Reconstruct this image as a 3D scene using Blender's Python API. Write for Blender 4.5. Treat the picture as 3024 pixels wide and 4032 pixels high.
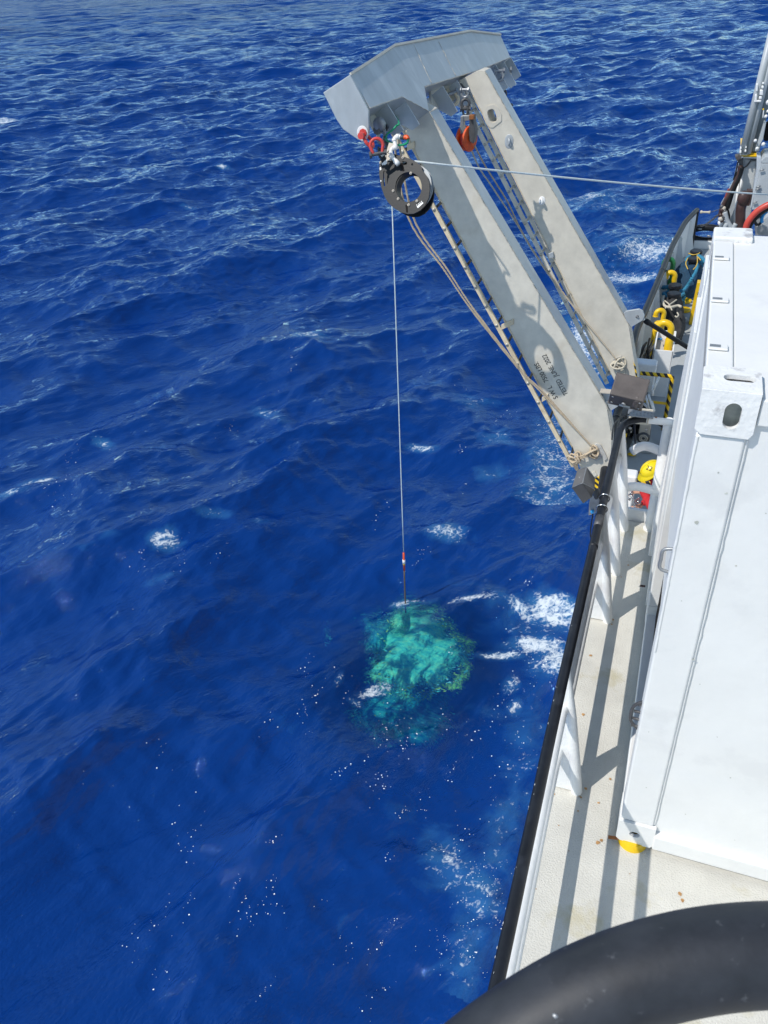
import bpy, bmesh, math, random
import numpy as np
from mathutils import Vector, Matrix, Quaternion
random.seed(7); rng = np.random.default_rng(11)
for o in list(bpy.data.objects): bpy.data.objects.remove(o)
S = bpy.context.scene; C = S.collection
# ---------------------------------------------------------------- camera, sky, sun, exposure
F, NX, NY, CH, AZ = 3028.0, 1800.0, 6200.0, 9.0, math.radians(22.3)
def _basis():
    n = np.array([(NX-1512)/F, -(NY-2016)/F, -1.0]); n /= np.linalg.norm(n)
    up = -n; fw = np.array([0, 0, -1.0]); Y = fw-up*(fw@up); Y /= np.linalg.norm(Y); X = np.cross(Y, up)
    c, q = math.cos(AZ), math.sin(AZ)
    return np.array([[c, -q, 0], [q, c, 0], [0, 0, 1]])@np.array([X, Y, up])
R = _basis(); CAM = np.array([0, 0, CH])
cd = bpy.data.cameras.new('camera'); co = bpy.data.objects.new('camera', cd); C.objects.link(co)
cd.sensor_fit = 'VERTICAL'; cd.sensor_height = 36; cd.lens = 36*F/4032; cd.clip_start = .05; cd.clip_end = 20000
M = Matrix([list(R[0])+[0], list(R[1])+[0], list(R[2])+[CH], [0, 0, 0, 1]]); co.matrix_world = M
S.camera = co
cd.dof.use_dof = True; cd.dof.focus_distance = 8.5; cd.dof.aperture_fstop = 20
SUN = Vector((-.525, -.59, 1)).normalized()
w = bpy.data.worlds.new('World'); S.world = w; w.use_nodes = True
nt = w.node_tree; bg = nt.nodes['Background']; sk = nt.nodes.new('ShaderNodeTexSky')
sk.sky_type = 'NISHITA'; sk.sun_disc = False; sk.sun_elevation = math.asin(SUN.z); sk.sun_rotation = math.atan2(SUN.x, SUN.y)
sk.air_density = 1.0; sk.dust_density = .05; sk.ozone_density = 1.0; sk.altitude = 1500
tint = nt.nodes.new('ShaderNodeMix'); tint.data_type = 'RGBA'; tint.blend_type = 'MULTIPLY'; tint.inputs[0].default_value = 1; tint.inputs[7].default_value = (1.0, .93, .80, 1)
nt.links.new(sk.outputs[0], tint.inputs[6]); nt.links.new(tint.outputs[2], bg.inputs[0]); bg.inputs[1].default_value = .15
sl = bpy.data.lights.new('sun', 'SUN'); so = bpy.data.objects.new('sun', sl); C.objects.link(so)
sl.energy = 2.85; sl.angle = math.radians(.53); sl.color = (1, .96, .9); so.rotation_euler = SUN.to_track_quat('Z', 'Y').to_euler()
S.view_settings.view_transform = 'Standard'; S.view_settings.look = 'None'; S.view_settings.exposure = .45; S.view_settings.gamma = 1
S.view_settings.use_curve_mapping = False
# ---------------------------------------------------------------- measuring from the viewpoint onto real planes
def ray(px, py): return R@np.array([(px-1512)/F, (2016-py)/F, -1.0])
def at(px, py, x=None, y=None, z=None):
    r = ray(px, py)
    t = (x/1-CAM[0])/r[0] if x is not None else (y-CAM[1])/r[1] if y is not None else (z-CAM[2])/r[2]
    return CAM+r*t
def on(px, py, p, n):
    r = ray(px, py); n = np.array(n, float); return CAM+r*(((np.array(p)-CAM)@n)/(r@n))
Z1 = lambda x, y: (1200+x*.5726, 80+y*.5726)
Z2 = lambda x, y: (1400+x*.2411, 400+y*.2411)
Z3 = lambda x, y: (1700+x*.3014, 200+y*.3014)
Z4 = lambda x, y: (1600+x*.6028, 800+y*.6028)
Z5 = lambda x, y: (2150+x*.3844, 1250+y*.3844)
# ---------------------------------------------------------------- builders
ORG = {}
def org(o): return ORG.get(o.name, np.zeros(3)) if o else np.zeros(3)
def thing(name, label, cat, loc=(0, 0, 0), group=None):
    o = bpy.data.objects.new(name, None); C.objects.link(o); o.empty_display_size = .1
    o.location = tuple(loc); ORG[o.name] = np.array(loc, float); tag(o, label, cat, group); return o
def tag(o, label=None, cat=None, group=None, kind=None):
    for k, v in (('label', label), ('category', cat), ('group', group), ('kind', kind)):
        if v: o[k] = v
    return o
def mk(name, V, Fc, m, parent=None, smooth=False, bevel=0, seg=2, autos=None):
    V = np.array(V, float)-org(parent)
    me = bpy.data.meshes.new(name); me.from_pydata([tuple(v) for v in V], [], [tuple(f) for f in Fc]); me.materials.append(m)
    bm = bmesh.new(); bm.from_mesh(me); bmesh.ops.remove_doubles(bm, verts=bm.verts, dist=1e-5); bmesh.ops.recalc_face_normals(bm, faces=bm.faces); bm.to_mesh(me); bm.free()
    return link(name, me, parent, smooth, bevel, seg)
def link(name, me, parent=None, smooth=False, bevel=0, seg=2):
    o = bpy.data.objects.new(name, me); C.objects.link(o)
    if parent: o.parent = parent; ORG[o.name] = org(parent)
    if smooth:
        for p in me.polygons: p.use_smooth = True
    if bevel:
        b = o.modifiers.new('bevel', 'BEVEL'); b.width = bevel; b.segments = seg; b.limit_method = 'ANGLE'; b.angle_limit = .6
        for p in me.polygons: p.use_smooth = True
        b.harden_normals = True
    return o
class Acc:
    def __init__(s): s.V = []; s.F = []
    def add(s, V, Fc):
        n = len(s.V); s.V += [tuple(map(float, v)) for v in V]; s.F += [tuple(i+n for i in f) for f in Fc]; return s
    def box(s, c, d, rot=None):
        c = np.array(c, float); d = np.array(d, float)/2
        V = [np.array([a, b, e])*d for a in (-1, 1) for b in (-1, 1) for e in (-1, 1)]
        if rot is not None: V = [np.array(rot@Vector(v)) for v in V]
        return s.add([v+c for v in V], [(0, 1, 3, 2), (4, 6, 7, 5), (0, 4, 5, 1), (2, 3, 7, 6), (0, 2, 6, 4), (1, 5, 7, 3)])
    def prism(s, poly, vec):
        n = len(poly); P = [np.array(p, float) for p in poly]; v = np.array(vec, float)
        return s.add(P+[p+v for p in P], [tuple(range(n)), tuple(range(2*n-1, n-1, -1))]+[(i, (i+1) % n, n+(i+1) % n, n+i) for i in range(n)])
    def tube(s, pts, r, k=10, cap=True, closed=False):
        P = [np.array(p, float) for p in pts]; n = len(P)
        rr = r if hasattr(r, '__len__') else [r]*n
        T = []
        for i in range(n):
            a = P[(i-1) % n] if (closed or i) else P[i]; b = P[(i+1) % n] if (closed or i < n-1) else P[i]
            t = b-a; T.append(t/(np.linalg.norm(t)+1e-12))
        u = np.cross(T[0], [0, 0, 1]); u = u if np.linalg.norm(u) > .1 else np.cross(T[0], [1, 0, 0]); u /= np.linalg.norm(u)
        V = []
        for i in range(n):
            u = u-T[i]*(u@T[i]); u /= np.linalg.norm(u); v = np.cross(T[i], u)
            V += [P[i]+rr[i]*(math.cos(2*math.pi*j/k)*u+math.sin(2*math.pi*j/k)*v) for j in range(k)]
        Fc = []
        for i in range(n if closed else n-1):
            for j in range(k):
                a = i*k+j; b = i*k+(j+1) % k; a2 = ((i+1) % n)*k+j; b2 = ((i+1) % n)*k+(j+1) % k; Fc.append((a, b, b2, a2))
        if cap and not closed: Fc += [tuple(range(k-1, -1, -1)), tuple(range((n-1)*k, n*k))]
        return s.add(V, Fc)
    def cyl(s, a, b, r, k=16, r2=None): return s.tube([a, b], [r, r if r2 is None else r2], k)
    def ball(s, c, r, k=12, sc=(1, 1, 1)):
        V = []; Fc = []; m = k//2+1
        for i in range(m):
            for j in range(k):
                th = math.pi*i/(m-1); ph = 2*math.pi*j/k
                V.append(np.array(c)+np.array([math.sin(th)*math.cos(ph)*sc[0], math.sin(th)*math.sin(ph)*sc[1], math.cos(th)*sc[2]])*r)
        for i in range(m-1):
            for j in range(k): Fc.append((i*k+j, (i+1)*k+j, (i+1)*k+(j+1) % k, i*k+(j+1) % k))
        return s.add(V, Fc)
    def torus(s, c, n, R_, r, k=24, kk=8, sc=(1, 1), e1=None):
        n = np.array(n, float)/np.linalg.norm(n)
        u = np.array(e1, float) if e1 is not None else np.cross(n, [0, 0, 1] if abs(n[2]) < .9 else [1, 0, 0]); u = u-n*(u@n); u /= np.linalg.norm(u); v = np.cross(n, u)
        return s.tube([np.array(c)+R_*(sc[0]*math.cos(a)*u+sc[1]*math.sin(a)*v) for a in np.linspace(0, 2*math.pi, k, endpoint=False)], r, kk, closed=True)
    def build(s, name, m, parent=None, smooth=False, bevel=0, seg=2): return mk(name, s.V, s.F, m, parent, smooth, bevel, seg)
def tube(name, pts, r, m, parent=None, k=12): return smoothed(Acc().tube(pts, r, k).build(name, m, parent, True))
def smoothed(o, ang=50):
    me = o.data
    try: me.set_sharp_from_angle(angle=math.radians(ang))
    except Exception: pass
    return o
def box(name, c, d, m, parent=None, bevel=.006, rot=None): return Acc().box(c, d, rot).build(name, m, parent, bevel=bevel)
def holed(outer, holes, nrm, th, name, m, parent=None, bevel=0):
    bm = bmesh.new(); og = org(parent)
    for loop in [outer]+list(holes):
        vs = [bm.verts.new(tuple(np.array(p)-og)) for p in loop]
        for i in range(len(vs)): bm.edges.new((vs[i], vs[(i+1) % len(vs)]))
    bmesh.ops.triangle_fill(bm, use_beauty=True, use_dissolve=False, edges=bm.edges[:], normal=tuple(nrm))
    g = bmesh.ops.extrude_face_region(bm, geom=bm.faces[:]); vec = Vector(nrm).normalized()*-th
    bmesh.ops.translate(bm, verts=[v for v in g['geom'] if isinstance(v, bmesh.types.BMVert)], vec=vec)
    bmesh.ops.recalc_face_normals(bm, faces=bm.faces)
    me = bpy.data.meshes.new(name); bm.to_mesh(me); bm.free(); me.materials.append(m)
    return link(name, me, parent)
def smooth_path(pts, n=8, closed=False):
    P = [np.array(p, float) for p in pts]; out = []; N = len(P)
    for i in range(N if closed else N-1):
        g = lambda j: P[j % N] if closed else P[min(max(j, 0), N-1)]
        a, b, c, d = g(i-1), g(i), g(i+1), g(i+2)
        for t in np.linspace(0, 1, n, endpoint=False):
            out.append(.5*((2*b)+(-a+c)*t+(2*a-5*b+4*c-d)*t*t+(-a+3*b-3*c+d)*t**3))
    if not closed: out.append(P[-1])
    return out
def rope(name, pts, r, m, parent=None, strands=3, pitch=.12, k=6, n=10):
    P = smooth_path(pts, n); A = Acc(); L = 0; fr = []
    u = None
    for i, p in enumerate(P):
        t = P[min(i+1, len(P)-1)]-P[max(i-1, 0)]; t /= np.linalg.norm(t)+1e-9
        if u is None: u = np.cross(t, [0, .3, 1]); u /= np.linalg.norm(u)
        u = u-t*(u@t); u /= np.linalg.norm(u); v = np.cross(t, u)
        if i: L += np.linalg.norm(p-P[i-1])
        fr.append((p, u.copy(), v, L))
    for s in range(strands):
        A.tube([p+r*.52*(math.cos(2*math.pi*(l/pitch+s/strands))*a+math.sin(2*math.pi*(l/pitch+s/strands))*b) for p, a, b, l in fr], r*.56, k)
    return A.build(name, m, parent, True)
def shackle(name, c, axis, down, size, r, m, parent=None):
    """bow shackle: U of radius size round c, pin along axis, opening opposite to 'down'"""
    a = np.array(axis, float); a /= np.linalg.norm(a); d = np.array(down, float); d -= a*(d@a); d /= np.linalg.norm(d)
    A = Acc(); pts = [c+a*size*.62*s_-d*size*.9 for s_ in (-1,)]
    pts = [c-a*size*.6-d*size*.95, c-a*size*.72-d*size*.4]
    pts += [c+size*(-math.cos(t)*a*.85+math.sin(t)*d*.85) for t in np.linspace(0, math.pi, 9)]
    pts += [c+a*size*.72-d*size*.4, c+a*size*.6-d*size*.95]
    A.tube(smooth_path(pts, 3), r, 8)
    return A, a, d
def shackle_thing(name, label, c, axis, down, size, r, m, mp=None, group=None):
    c = np.array(c, float); t = thing(name, label, 'shackle', c, group)
    A, a, d = shackle(name, c, axis, down, size, r, m); A.build('bow', m, t, True)
    p = c-d*size*.95; B = Acc().cyl(p-a*size*1.05, p+a*size*1.05, r*1.05, 10); B.cyl(p-a*size*1.15, p-a*size*.85, r*2, 8); B.cyl(p+a*size*.85, p+a*size*1.15, r*1.8, 6)
    smoothed(B.build('pin', mp or m, t, True), 40); return t
def text(name, s, m, parent, origin, ux, uy, h, ext=.001, align='LEFT'):
    cu = bpy.data.curves.new(name, 'FONT'); cu.body = s; cu.size = 1; cu.extrude = .0; cu.align_x = align; cu.offset = .004
    tmp = bpy.data.objects.new('tmp', cu); C.objects.link(tmp)
    dg = bpy.context.evaluated_depsgraph_get(); me = bpy.data.meshes.new_from_object(tmp.evaluated_get(dg)); bpy.data.objects.remove(tmp)
    me.name = name; ux = Vector(ux).normalized(); uy = Vector(uy).normalized(); n = ux.cross(uy); O = Vector(origin)-Vector(org(parent))
    for v in me.vertices: x, y, z = v.co; v.co = O+ux*(x*h/.7)+uy*(y*h/.7)
    me.materials.clear(); me.materials.append(m)
    return link(name, me, parent)
# ---------------------------------------------------------------- materials
def nodes(name):
    m = bpy.data.materials.new(name); m.use_nodes = True; return m, m.node_tree, m.node_tree.nodes, m.node_tree.links
def mat(name, col, rough=.5, metal=0, var=.12, vs=3.0, col2=None, c2thr=.62, c2s=2.0, bump=.15, bs=60, spec=.5, fine=.0, stretch=(1, 1, 1), coat=0, dist=.003):
    m, t, N, L = nodes(name); b = N['Principled BSDF']
    b.inputs['Roughness'].default_value = rough; b.inputs['Metallic'].default_value = metal; b.inputs['Specular IOR Level'].default_value = spec; b.inputs['Coat Weight'].default_value = coat
    tc = N.new('ShaderNodeNewGeometry'); mp = N.new('ShaderNodeMapping'); mp.inputs['Scale'].default_value = stretch; L.new(tc.outputs['Position'], mp.inputs[0])
    n1 = N.new('ShaderNodeTexNoise'); n1.inputs['Scale'].default_value = vs; n1.inputs['Detail'].default_value = 7; n1.inputs['Roughness'].default_value = .65; L.new(mp.outputs[0], n1.inputs[0])
    mx = N.new('ShaderNodeMix'); mx.data_type = 'RGBA'; mx.inputs[6].default_value = tuple(min(1, c*(1-var*1.3)) for c in col)+(1,); mx.inputs[7].default_value = tuple(min(1, c*(1+var)) for c in col)+(1,)
    mr = N.new('ShaderNodeMapRange'); mr.inputs[1].default_value = .3; mr.inputs[2].default_value = .7; L.new(n1.outputs[0], mr.inputs[0]); L.new(mr.outputs[0], mx.inputs[0])
    out = mx.outputs[2]
    if col2:
        n2 = N.new('ShaderNodeTexNoise'); n2.inputs['Scale'].default_value = c2s; n2.inputs['Detail'].default_value = 8; n2.inputs['Roughness'].default_value = .6; L.new(mp.outputs[0], n2.inputs[0])
        r2 = N.new('ShaderNodeMapRange'); r2.inputs[1].default_value = c2thr; r2.inputs[2].default_value = c2thr+.09; L.new(n2.outputs[0], r2.inputs[0])
        m2 = N.new('ShaderNodeMix'); m2.data_type = 'RGBA'; m2.inputs[7].default_value = tuple(col2)+(1,); L.new(out, m2.inputs[6]); L.new(r2.outputs[0], m2.inputs[0]); out = m2.outputs[2]
    L.new(out, b.inputs['Base Color'])
    rr = N.new('ShaderNodeMapRange'); rr.inputs[3].default_value = max(.03, rough-.1); rr.inputs[4].default_value = min(1, rough+.12); L.new(n1.outputs[0], rr.inputs[0]); L.new(rr.outputs[0], b.inputs['Roughness'])
    if bump:
        n3 = N.new('ShaderNodeTexNoise'); n3.inputs['Scale'].default_value = bs; n3.inputs['Detail'].default_value = 4; L.new(mp.outputs[0], n3.inputs[0])
        bp = N.new('ShaderNodeBump'); bp.inputs['Strength'].default_value = bump; bp.inputs['Distance'].default_value = dist; L.new(n3.outputs[0], bp.inputs['Height']); L.new(bp.outputs[0], b.inputs['Normal'])
    return m
def stripes(name, ca, cb, axis, w_, rough=.45, off=0.0, skew=(0, 0, 0)):
    m, t, N, L = nodes(name); b = N['Principled BSDF']; b.inputs['Roughness'].default_value = rough
    g = N.new('ShaderNodeNewGeometry'); d = N.new('ShaderNodeVectorMath'); d.operation = 'DOT_PRODUCT'; d.inputs[1].default_value = axis; L.new(g.outputs['Position'], d.inputs[0])
    a = N.new('ShaderNodeMath'); a.operation = 'MULTIPLY_ADD'; a.inputs[1].default_value = 1/w_; a.inputs[2].default_value = off+100; L.new(d.outputs['Value'], a.inputs[0])
    f = N.new('ShaderNodeMath'); f.operation = 'FRACT'; L.new(a.outputs[0], f.inputs[0])
    c = N.new('ShaderNodeMath'); c.operation = 'GREATER_THAN'; c.inputs[1].default_value = .5; L.new(f.outputs[0], c.inputs[0])
    mx = N.new('ShaderNodeMix'); mx.data_type = 'RGBA'; mx.inputs[6].default_value = ca+(1,); mx.inputs[7].default_value = cb+(1,); L.new(c.outputs[0], mx.inputs[0]); L.new(mx.outputs[2], b.inputs['Base Color']); return m
white = mat('white_paint', (.80, .80, .79), .38, var=.035, vs=2.2, bump=.35, bs=26, dist=.006, col2=(.70, .69, .65), c2thr=.66, c2s=3)
whitepipe = mat('white_pipe_paint', (.80, .80, .79), .35, var=.05, vs=6, bump=.5, bs=40, dist=.005, col2=(.5, .33, .18), c2thr=.74, c2s=7)
cont_white = mat('container_paint', (.765, .765, .75), .45, var=.04, vs=2.3, bump=.35, bs=22, dist=.005, col2=(.71, .71, .70), c2thr=.56, c2s=2.6)
chipped = mat('chipped_white_paint', (.79, .79, .78), .45, var=.05, vs=6, bump=.6, bs=45, dist=.006, col2=(.46, .45, .45), c2thr=.56, c2s=11)
bleed = mat('casting_recess', (.50, .51, .46), .7, var=.3, vs=14, bump=.5, bs=60, col2=(.5, .48, .42), c2thr=.55, c2s=10)
deckm = mat('non_skid_deck_paint', (.60, .58, .52), .8, var=.09, vs=3.5, bump=1.0, bs=110, dist=.005, col2=(.50, .46, .34), c2thr=.57, c2s=2.6)
mdeck = mat('main_deck_paint', (.40, .42, .42), .6, var=.10, vs=1.6, bump=.5, bs=90, col2=(.48, .46, .40), c2thr=.58, c2s=1.3)
rust = mat('rust', (.30, .11, .035), .9, var=.4, vs=30, bump=.5, bs=80)
rustl = mat('rust_stain', (.45, .25, .10), .9, var=.4, vs=30, bump=0)
alu = mat('weathered_aluminium', (.62, .58, .495), .55, metal=0, var=.12, vs=3.6, bump=.5, bs=70, dist=.003, col2=(.54, .49, .40), c2thr=.58, c2s=1.1)
alu_top = mat('mill_aluminium', (.47, .50, .52), .42, metal=.35, var=.12, vs=2.2, bump=.2, bs=50, dist=.003, col2=(.56, .585, .60), c2thr=.57, c2s=1.6, stretch=(1.4, 2.2, .5))
alu_tan = mat('stained_aluminium', (.66, .55, .38), .55, metal=0, var=.16, vs=5, bump=.2, bs=60, col2=(.40, .27, .13), c2thr=.62, c2s=3)
weldm = mat('weld_bead', (.50, .47, .40), .5, metal=.3, var=.25, vs=25, bump=.8, bs=90, dist=.004)
steel = mat('galvanised_steel', (.33, .34, .35), .42, metal=.6, var=.2, vs=14, bump=.3, bs=90)
dsteel = mat('dark_steel', (.10, .10, .105), .5, metal=.4, var=.3, vs=12, bump=.3, bs=90, col2=(.16, .09, .06), c2thr=.62, c2s=12)
chrome = mat('polished_steel', (.6, .6, .6), .2, metal=1, var=.1, bump=0)
black = mat('black_rubber_coating', (.012, .014, .019), .42, var=.3, vs=9, bump=.3, bs=45, dist=.003, col2=(.022, .025, .032), c2thr=.58, c2s=6, spec=.32)
blackm = mat('black_plastic', (.011, .012, .014), .42, var=.3, vs=8, bump=.1, bs=60, spec=.3)
nearblack = mat('scuffed_black_handrail', (.024, .027, .034), .55, var=.30, vs=26, bump=.25, bs=70, dist=.0012, col2=(.085, .09, .10), c2thr=.63, c2s=90)
matt = mat('black_tape_and_shade', (.018, .016, .016), .9, var=.2, bump=.2, spec=.1)  # sheave tape, and the painted shade in the container's open end
redp = mat('red_paint', (.62, .06, .05), .45, var=.25, vs=20, bump=.3, bs=60, col2=(.22, .07, .05), c2thr=.66, c2s=18)
orange = mat('orange_sheave', (.72, .09, .012), .45, var=.25, vs=18, bump=.15, bs=60)
sheavegrey = mat('translucent_grey_nylon', (.36, .38, .39), .35, var=.1, vs=8, bump=.1, bs=40)
pvc = mat('white_pvc', (.80, .79, .76), .3, var=.06, vs=20, bump=.05, bs=40)
green = mat('green_hose', (.01, .28, .13), .35, var=.15, vs=20, bump=.1)
dgreen = mat('dark_green_paint', (.008, .06, .03), .35, var=.2, vs=9, bump=.1)
mgreen = mat('green_paint', (.02, .17, .055), .35, var=.2, vs=9, bump=.1)
yellow = mat('safety_yellow_paint', (.78, .49, .008), .32, var=.1, vs=6, bump=.2, bs=40, col2=(.55, .31, .01), c2thr=.64, c2s=8)
helmety = mat('yellow_helmet_plastic', (.80, .60, .01), .3, var=.04, bump=0)
tanrope = mat('tan_rope', (.50, .40, .28), .85, var=.18, vs=60, bump=.6, bs=300, dist=.002)
bluerope = mat('blue_braided_rope', (.035, .22, .36), .8, var=.25, vs=40, bump=.8, bs=160, dist=.004)
dblue = mat('dark_blue_rope', (.012, .05, .10), .85, var=.3, vs=20, bump=.9, bs=90, dist=.006)
tarp = mat('dark_grey_canvas', (.035, .035, .037), .85, var=.35, vs=7, bump=.8, bs=24, dist=.01)
yrope = mat('yellow_cord', (.62, .42, .07), .8, var=.1, bump=.2)
wrope = mat('off_white_rope', (.55, .50, .40), .85, var=.15, vs=40, bump=.5, bs=200)
wirem = mat('pale_wire_rope', (.66, .72, .72), .45, var=.1, vs=40, bump=.2, bs=200)
greyp = mat('crane_grey_paint', (.40, .43, .45), .4, var=.08, vs=4, bump=.2, bs=30, col2=(.47, .49, .50), c2thr=.6)
dgreyp = mat('dark_grey_paint', (.21, .24, .25), .4, var=.08, vs=4, bump=.1)
brownbox = mat('brown_floodlight_paint', (.085, .072, .068), .48, var=.15, vs=12, bump=.2, bs=60, col2=(.16, .14, .13), c2thr=.66, c2s=14)
greybox = mat('grey_floodlight_paint', (.11, .105, .105), .42, var=.15, vs=10, bump=.2, bs=50, col2=(.40, .39, .38), c2thr=.68, c2s=22)
beige = mat('beige_tag', (.52, .46, .38), .5, var=.1, bump=.1)
letter = mat('stencil_black', (.02, .02, .02), .6, var=.1, bump=0)
hoseR = mat('red_hose', (.55, .06, .04), .4, var=.1, bump=.1)
hoseB = mat('bright_blue_hose', (.02, .28, .62), .4, var=.1, bump=.1)
skin = mat('skin', (.52, .28, .19), .5, var=.08, vs=20, bump=.1, bs=120)
redcloth = mat('red_coverall', (.50, .015, .02), .75, var=.2, vs=14, bump=.6, bs=60, dist=.006)
grycloth = mat('grey_trousers', (.10, .10, .11), .8, var=.2, bump=.4, bs=50)
hair = mat('dark_hair', (.02, .014, .01), .6, bump=.4, bs=120)
brownp = mat('dark_brown_paint', (.06, .03, .026), .4, var=.3, vs=10, bump=.2)
glass = mat('lamp_glass', (.45, .47, .46), .12, var=.1, bump=0)
chip = mat('chipped_concrete_grey_paint', (.48, .47, .44), .8, var=.2, vs=20, bump=.9, bs=60, dist=.008)
hull_m = mat('white_hull_paint', (.76, .77, .77), .4, var=.05, vs=1.2, bump=.2, bs=10, col2=(.45, .38, .3), c2thr=.72)
YB = ((.80, .50, .01), (.015, .015, .016))
# ---------------------------------------------------------------- sea
WZ = 1.15; H0 = CH-WZ
FLK = []
def hx(y): return float(np.interp(y, [-8, 0, 5.3, 8.0, 9.2, 14, 15.5, 17.4, 19.2, 21.1, 22.3, 23], [-.22, -.24, -.30, -.42, -.50, -.53, -.42, -.30, -.19, .0, .25, .45]))
def sea():
    dep = np.concatenate([np.linspace(math.radians(77), math.radians(21), 500), np.linspace(math.radians(21), math.radians(1.3), 820)[1:], math.radians(1.3)*np.geomspace(1, .06, 40)[1:]])
    rr = H0/np.tan(dep)
    az = np.concatenate([np.linspace(-64, 18, 860), np.geomspace(1, 12, 40)[1:]**1.0*8+10+0, np.array([])])
    az = np.concatenate([np.linspace(-62, 16, 760), np.linspace(20, 290, 70)])
    a = np.radians(az); n, mcols = len(rr), len(a)
    X = np.outer(rr, np.sin(a)).astype(np.float32); Y = np.outer(rr, np.cos(a)).astype(np.float32)
    dr = np.gradient(rr); sp = np.maximum(np.abs(dr), rr*math.radians(78/760)*.8)[:, None].astype(np.float32)
    Zs = np.zeros_like(X); DX = np.zeros_like(X); DY = np.zeros_like(X); slope = np.zeros_like(X)
    N = 118; lam = np.geomspace(.16, 16, N)
    for l in lam:
        th = rng.normal(0, .40 if l > 1 else .58)-(.60 if rng.random() < .86 else -.8)
        kx, ky = math.cos(th), math.sin(th); k = 2*math.pi/l
        amp = .0047*l**.95*(1.75 if .7 < l < 8 else 1.0)*(.7+.6*rng.random())*(1.0 if l > .6 else 1.15)
        amp *= 1.0/(1+(l/11)**2)
        wgt = np.clip((l/sp-1.7)/1.6, 0, 1)
        ph = k*(kx*X+ky*Y)+rng.random()*6.283
        # slow phase wander so that no crest runs straight for ever
        ph += 1.1*np.sin(.37/l**.5*(ky*X-kx*Y)+rng.random()*6.283)+.6*np.sin(.9/l**.5*(ky*X-kx*Y)+.3*X/l**.5+rng.random()*6)
        s_, c_ = np.sin(ph), np.cos(ph)
        Zs += amp*wgt*c_; ch = .85 if l > 1.5 else .5; DX -= ch*amp*wgt*kx*s_; DY -= ch*amp*wgt*ky*s_
    # foam carried by the water where the photograph shows it: (px, py, radius along, across, strength, turn)
    foam = np.zeros_like(X)
    spots = [(660, 2185, .34, .26, 1.25, 0), (640, 2320, .5, .25, .5, .4), (130, 1875, .42, .22, 1.1, .5), (20, 1950, .4, .3, .8, 0), (390, 1745, .5, .2, .8, -.5), (1050, 1620, .7, .28, .75, -.4), (1665, 1745, .33, .22, 1.1, 0),
        (1750, 2095, .5, .28, .9, 0), (1560, 2335, .2, .1, 1.2, .3), (1840, 2370, .55, .13, .95, .2), (1500, 2700, .38, .1, 1.0, .7), (1420, 2745, .2, .07, .8, 0), (2050, 2420, .65, .16, 1.0, -.5), (2190, 2430, .5, .35, 1.25, 0), (2120, 2540, .55, .22, 1.15, .1), (2100, 2480, .8, .6, .62, 0), (1950, 2380, 1.1, .4, .60, -.4), (1650, 2340, .5, .12, .7, .1), (2000, 2400, .7, .3, .7, -.5), (2150, 2620, .4, .4, .8, 0),
        (2200, 2600, .35, .35, 1.1, 0), (1980, 2570, .4, .1, 1.1, .2), (2020, 2680, .16, .2, 1.0, 0), (2045, 2760, .14, .2, .9, 0), (2090, 2950, .2, .4, .62, 0), (1930, 2780, .5, .18, .55, 0), (1780, 3350, .35, .55, .78, .5), (1900, 3500, .4, .6, .72, .4), (1620, 3230, .4, .5, .45, 0),
        (2290, 760, 2.6, 1.0, .85, .2), (2450, 830, 1.8, .8, .75, .2), (2560, 1000, 1.9, 1.3, .95, .2), (2480, 1080, 1.8, .8, 1.0, 0), (2300, 800, 4, 3, .55, 0), (2480, 1000, 3, 3, .6, 0), (2300, 1350, 1.0, 1.4, 1.0, 0), (2230, 1500, .7, .9, .9, 0), (2420, 1160, .9, 1.0, .8, 0), (1880, 1560, .7, .6, .62, 0), (1980, 1700, .9, .6, .6, 0), (1960, 1840, 1.0, .5, .45, 0),
        (20, 463, 1.6, .5, 1.3, .3), (150, 300, 2.5, .7, .9, .3), (240, 265, 2.2, .7, .7, .2), (1230, 1357, .7, .4, .8, 0), (880, 665, .6, .3, 1.0, 0), (1135, 960, .4, .2, .7, 0), (760, 800, .7, .3, .7, 0), (1050, 2090, .35, .15, .6, .3), (880, 2080, .5, .2, .62, .2), (430, 2170, .5, .3, .42, 0), (300, 2210, .4, .3, .42, 0),
        (1500, 2870, .5, .25, .35, 0), (1380, 3700, .3, .5, .35, 0), (1250, 3300, .4, .4, .25, 0), (2000, 3700, .3, .5, .5, 0), (1100, 2860, .3, .3, .4, 0), (1340, 2690, .12, .3, .7, 0), (180, 90, 6, 1.5, .8, 0), (620, 40, 8, 2, .8, 0), (830, 18, 10, 2, .9, 0), (1130, 280, 3, .7, .7, 0), (1175, 50, 7, 1.5, .9, 0), (1060, 55, 6, 1.5, .7, 0)]
    for px, py, ra, rb, st, tn in spots:
        p = at(px, py, z=WZ); u = np.array([math.cos(tn), math.sin(tn)]); dx, dy = X-p[0], Y-p[1]
        q = ((dx*u[0]+dy*u[1])/ra)**2+((-dx*u[1]+dy*u[0])/rb)**2
        foam = np.maximum(foam, st*np.exp(-q))
    # lapping and spray close to the hull side
    foam = np.maximum(foam, .55*np.exp(-((X+.85)/.35)**2)*(Y > 3)*(Y < 8)); foam = np.maximum(foam, .75*np.exp(-((X+1.6)/.9)**2)*(Y > 11)*(Y < 19))
    churn = np.clip(foam, 0, 1)
    # white flecks in loose clusters: foam, plus sun glints painted as white discs
    dens = np.zeros_like(X)
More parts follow.
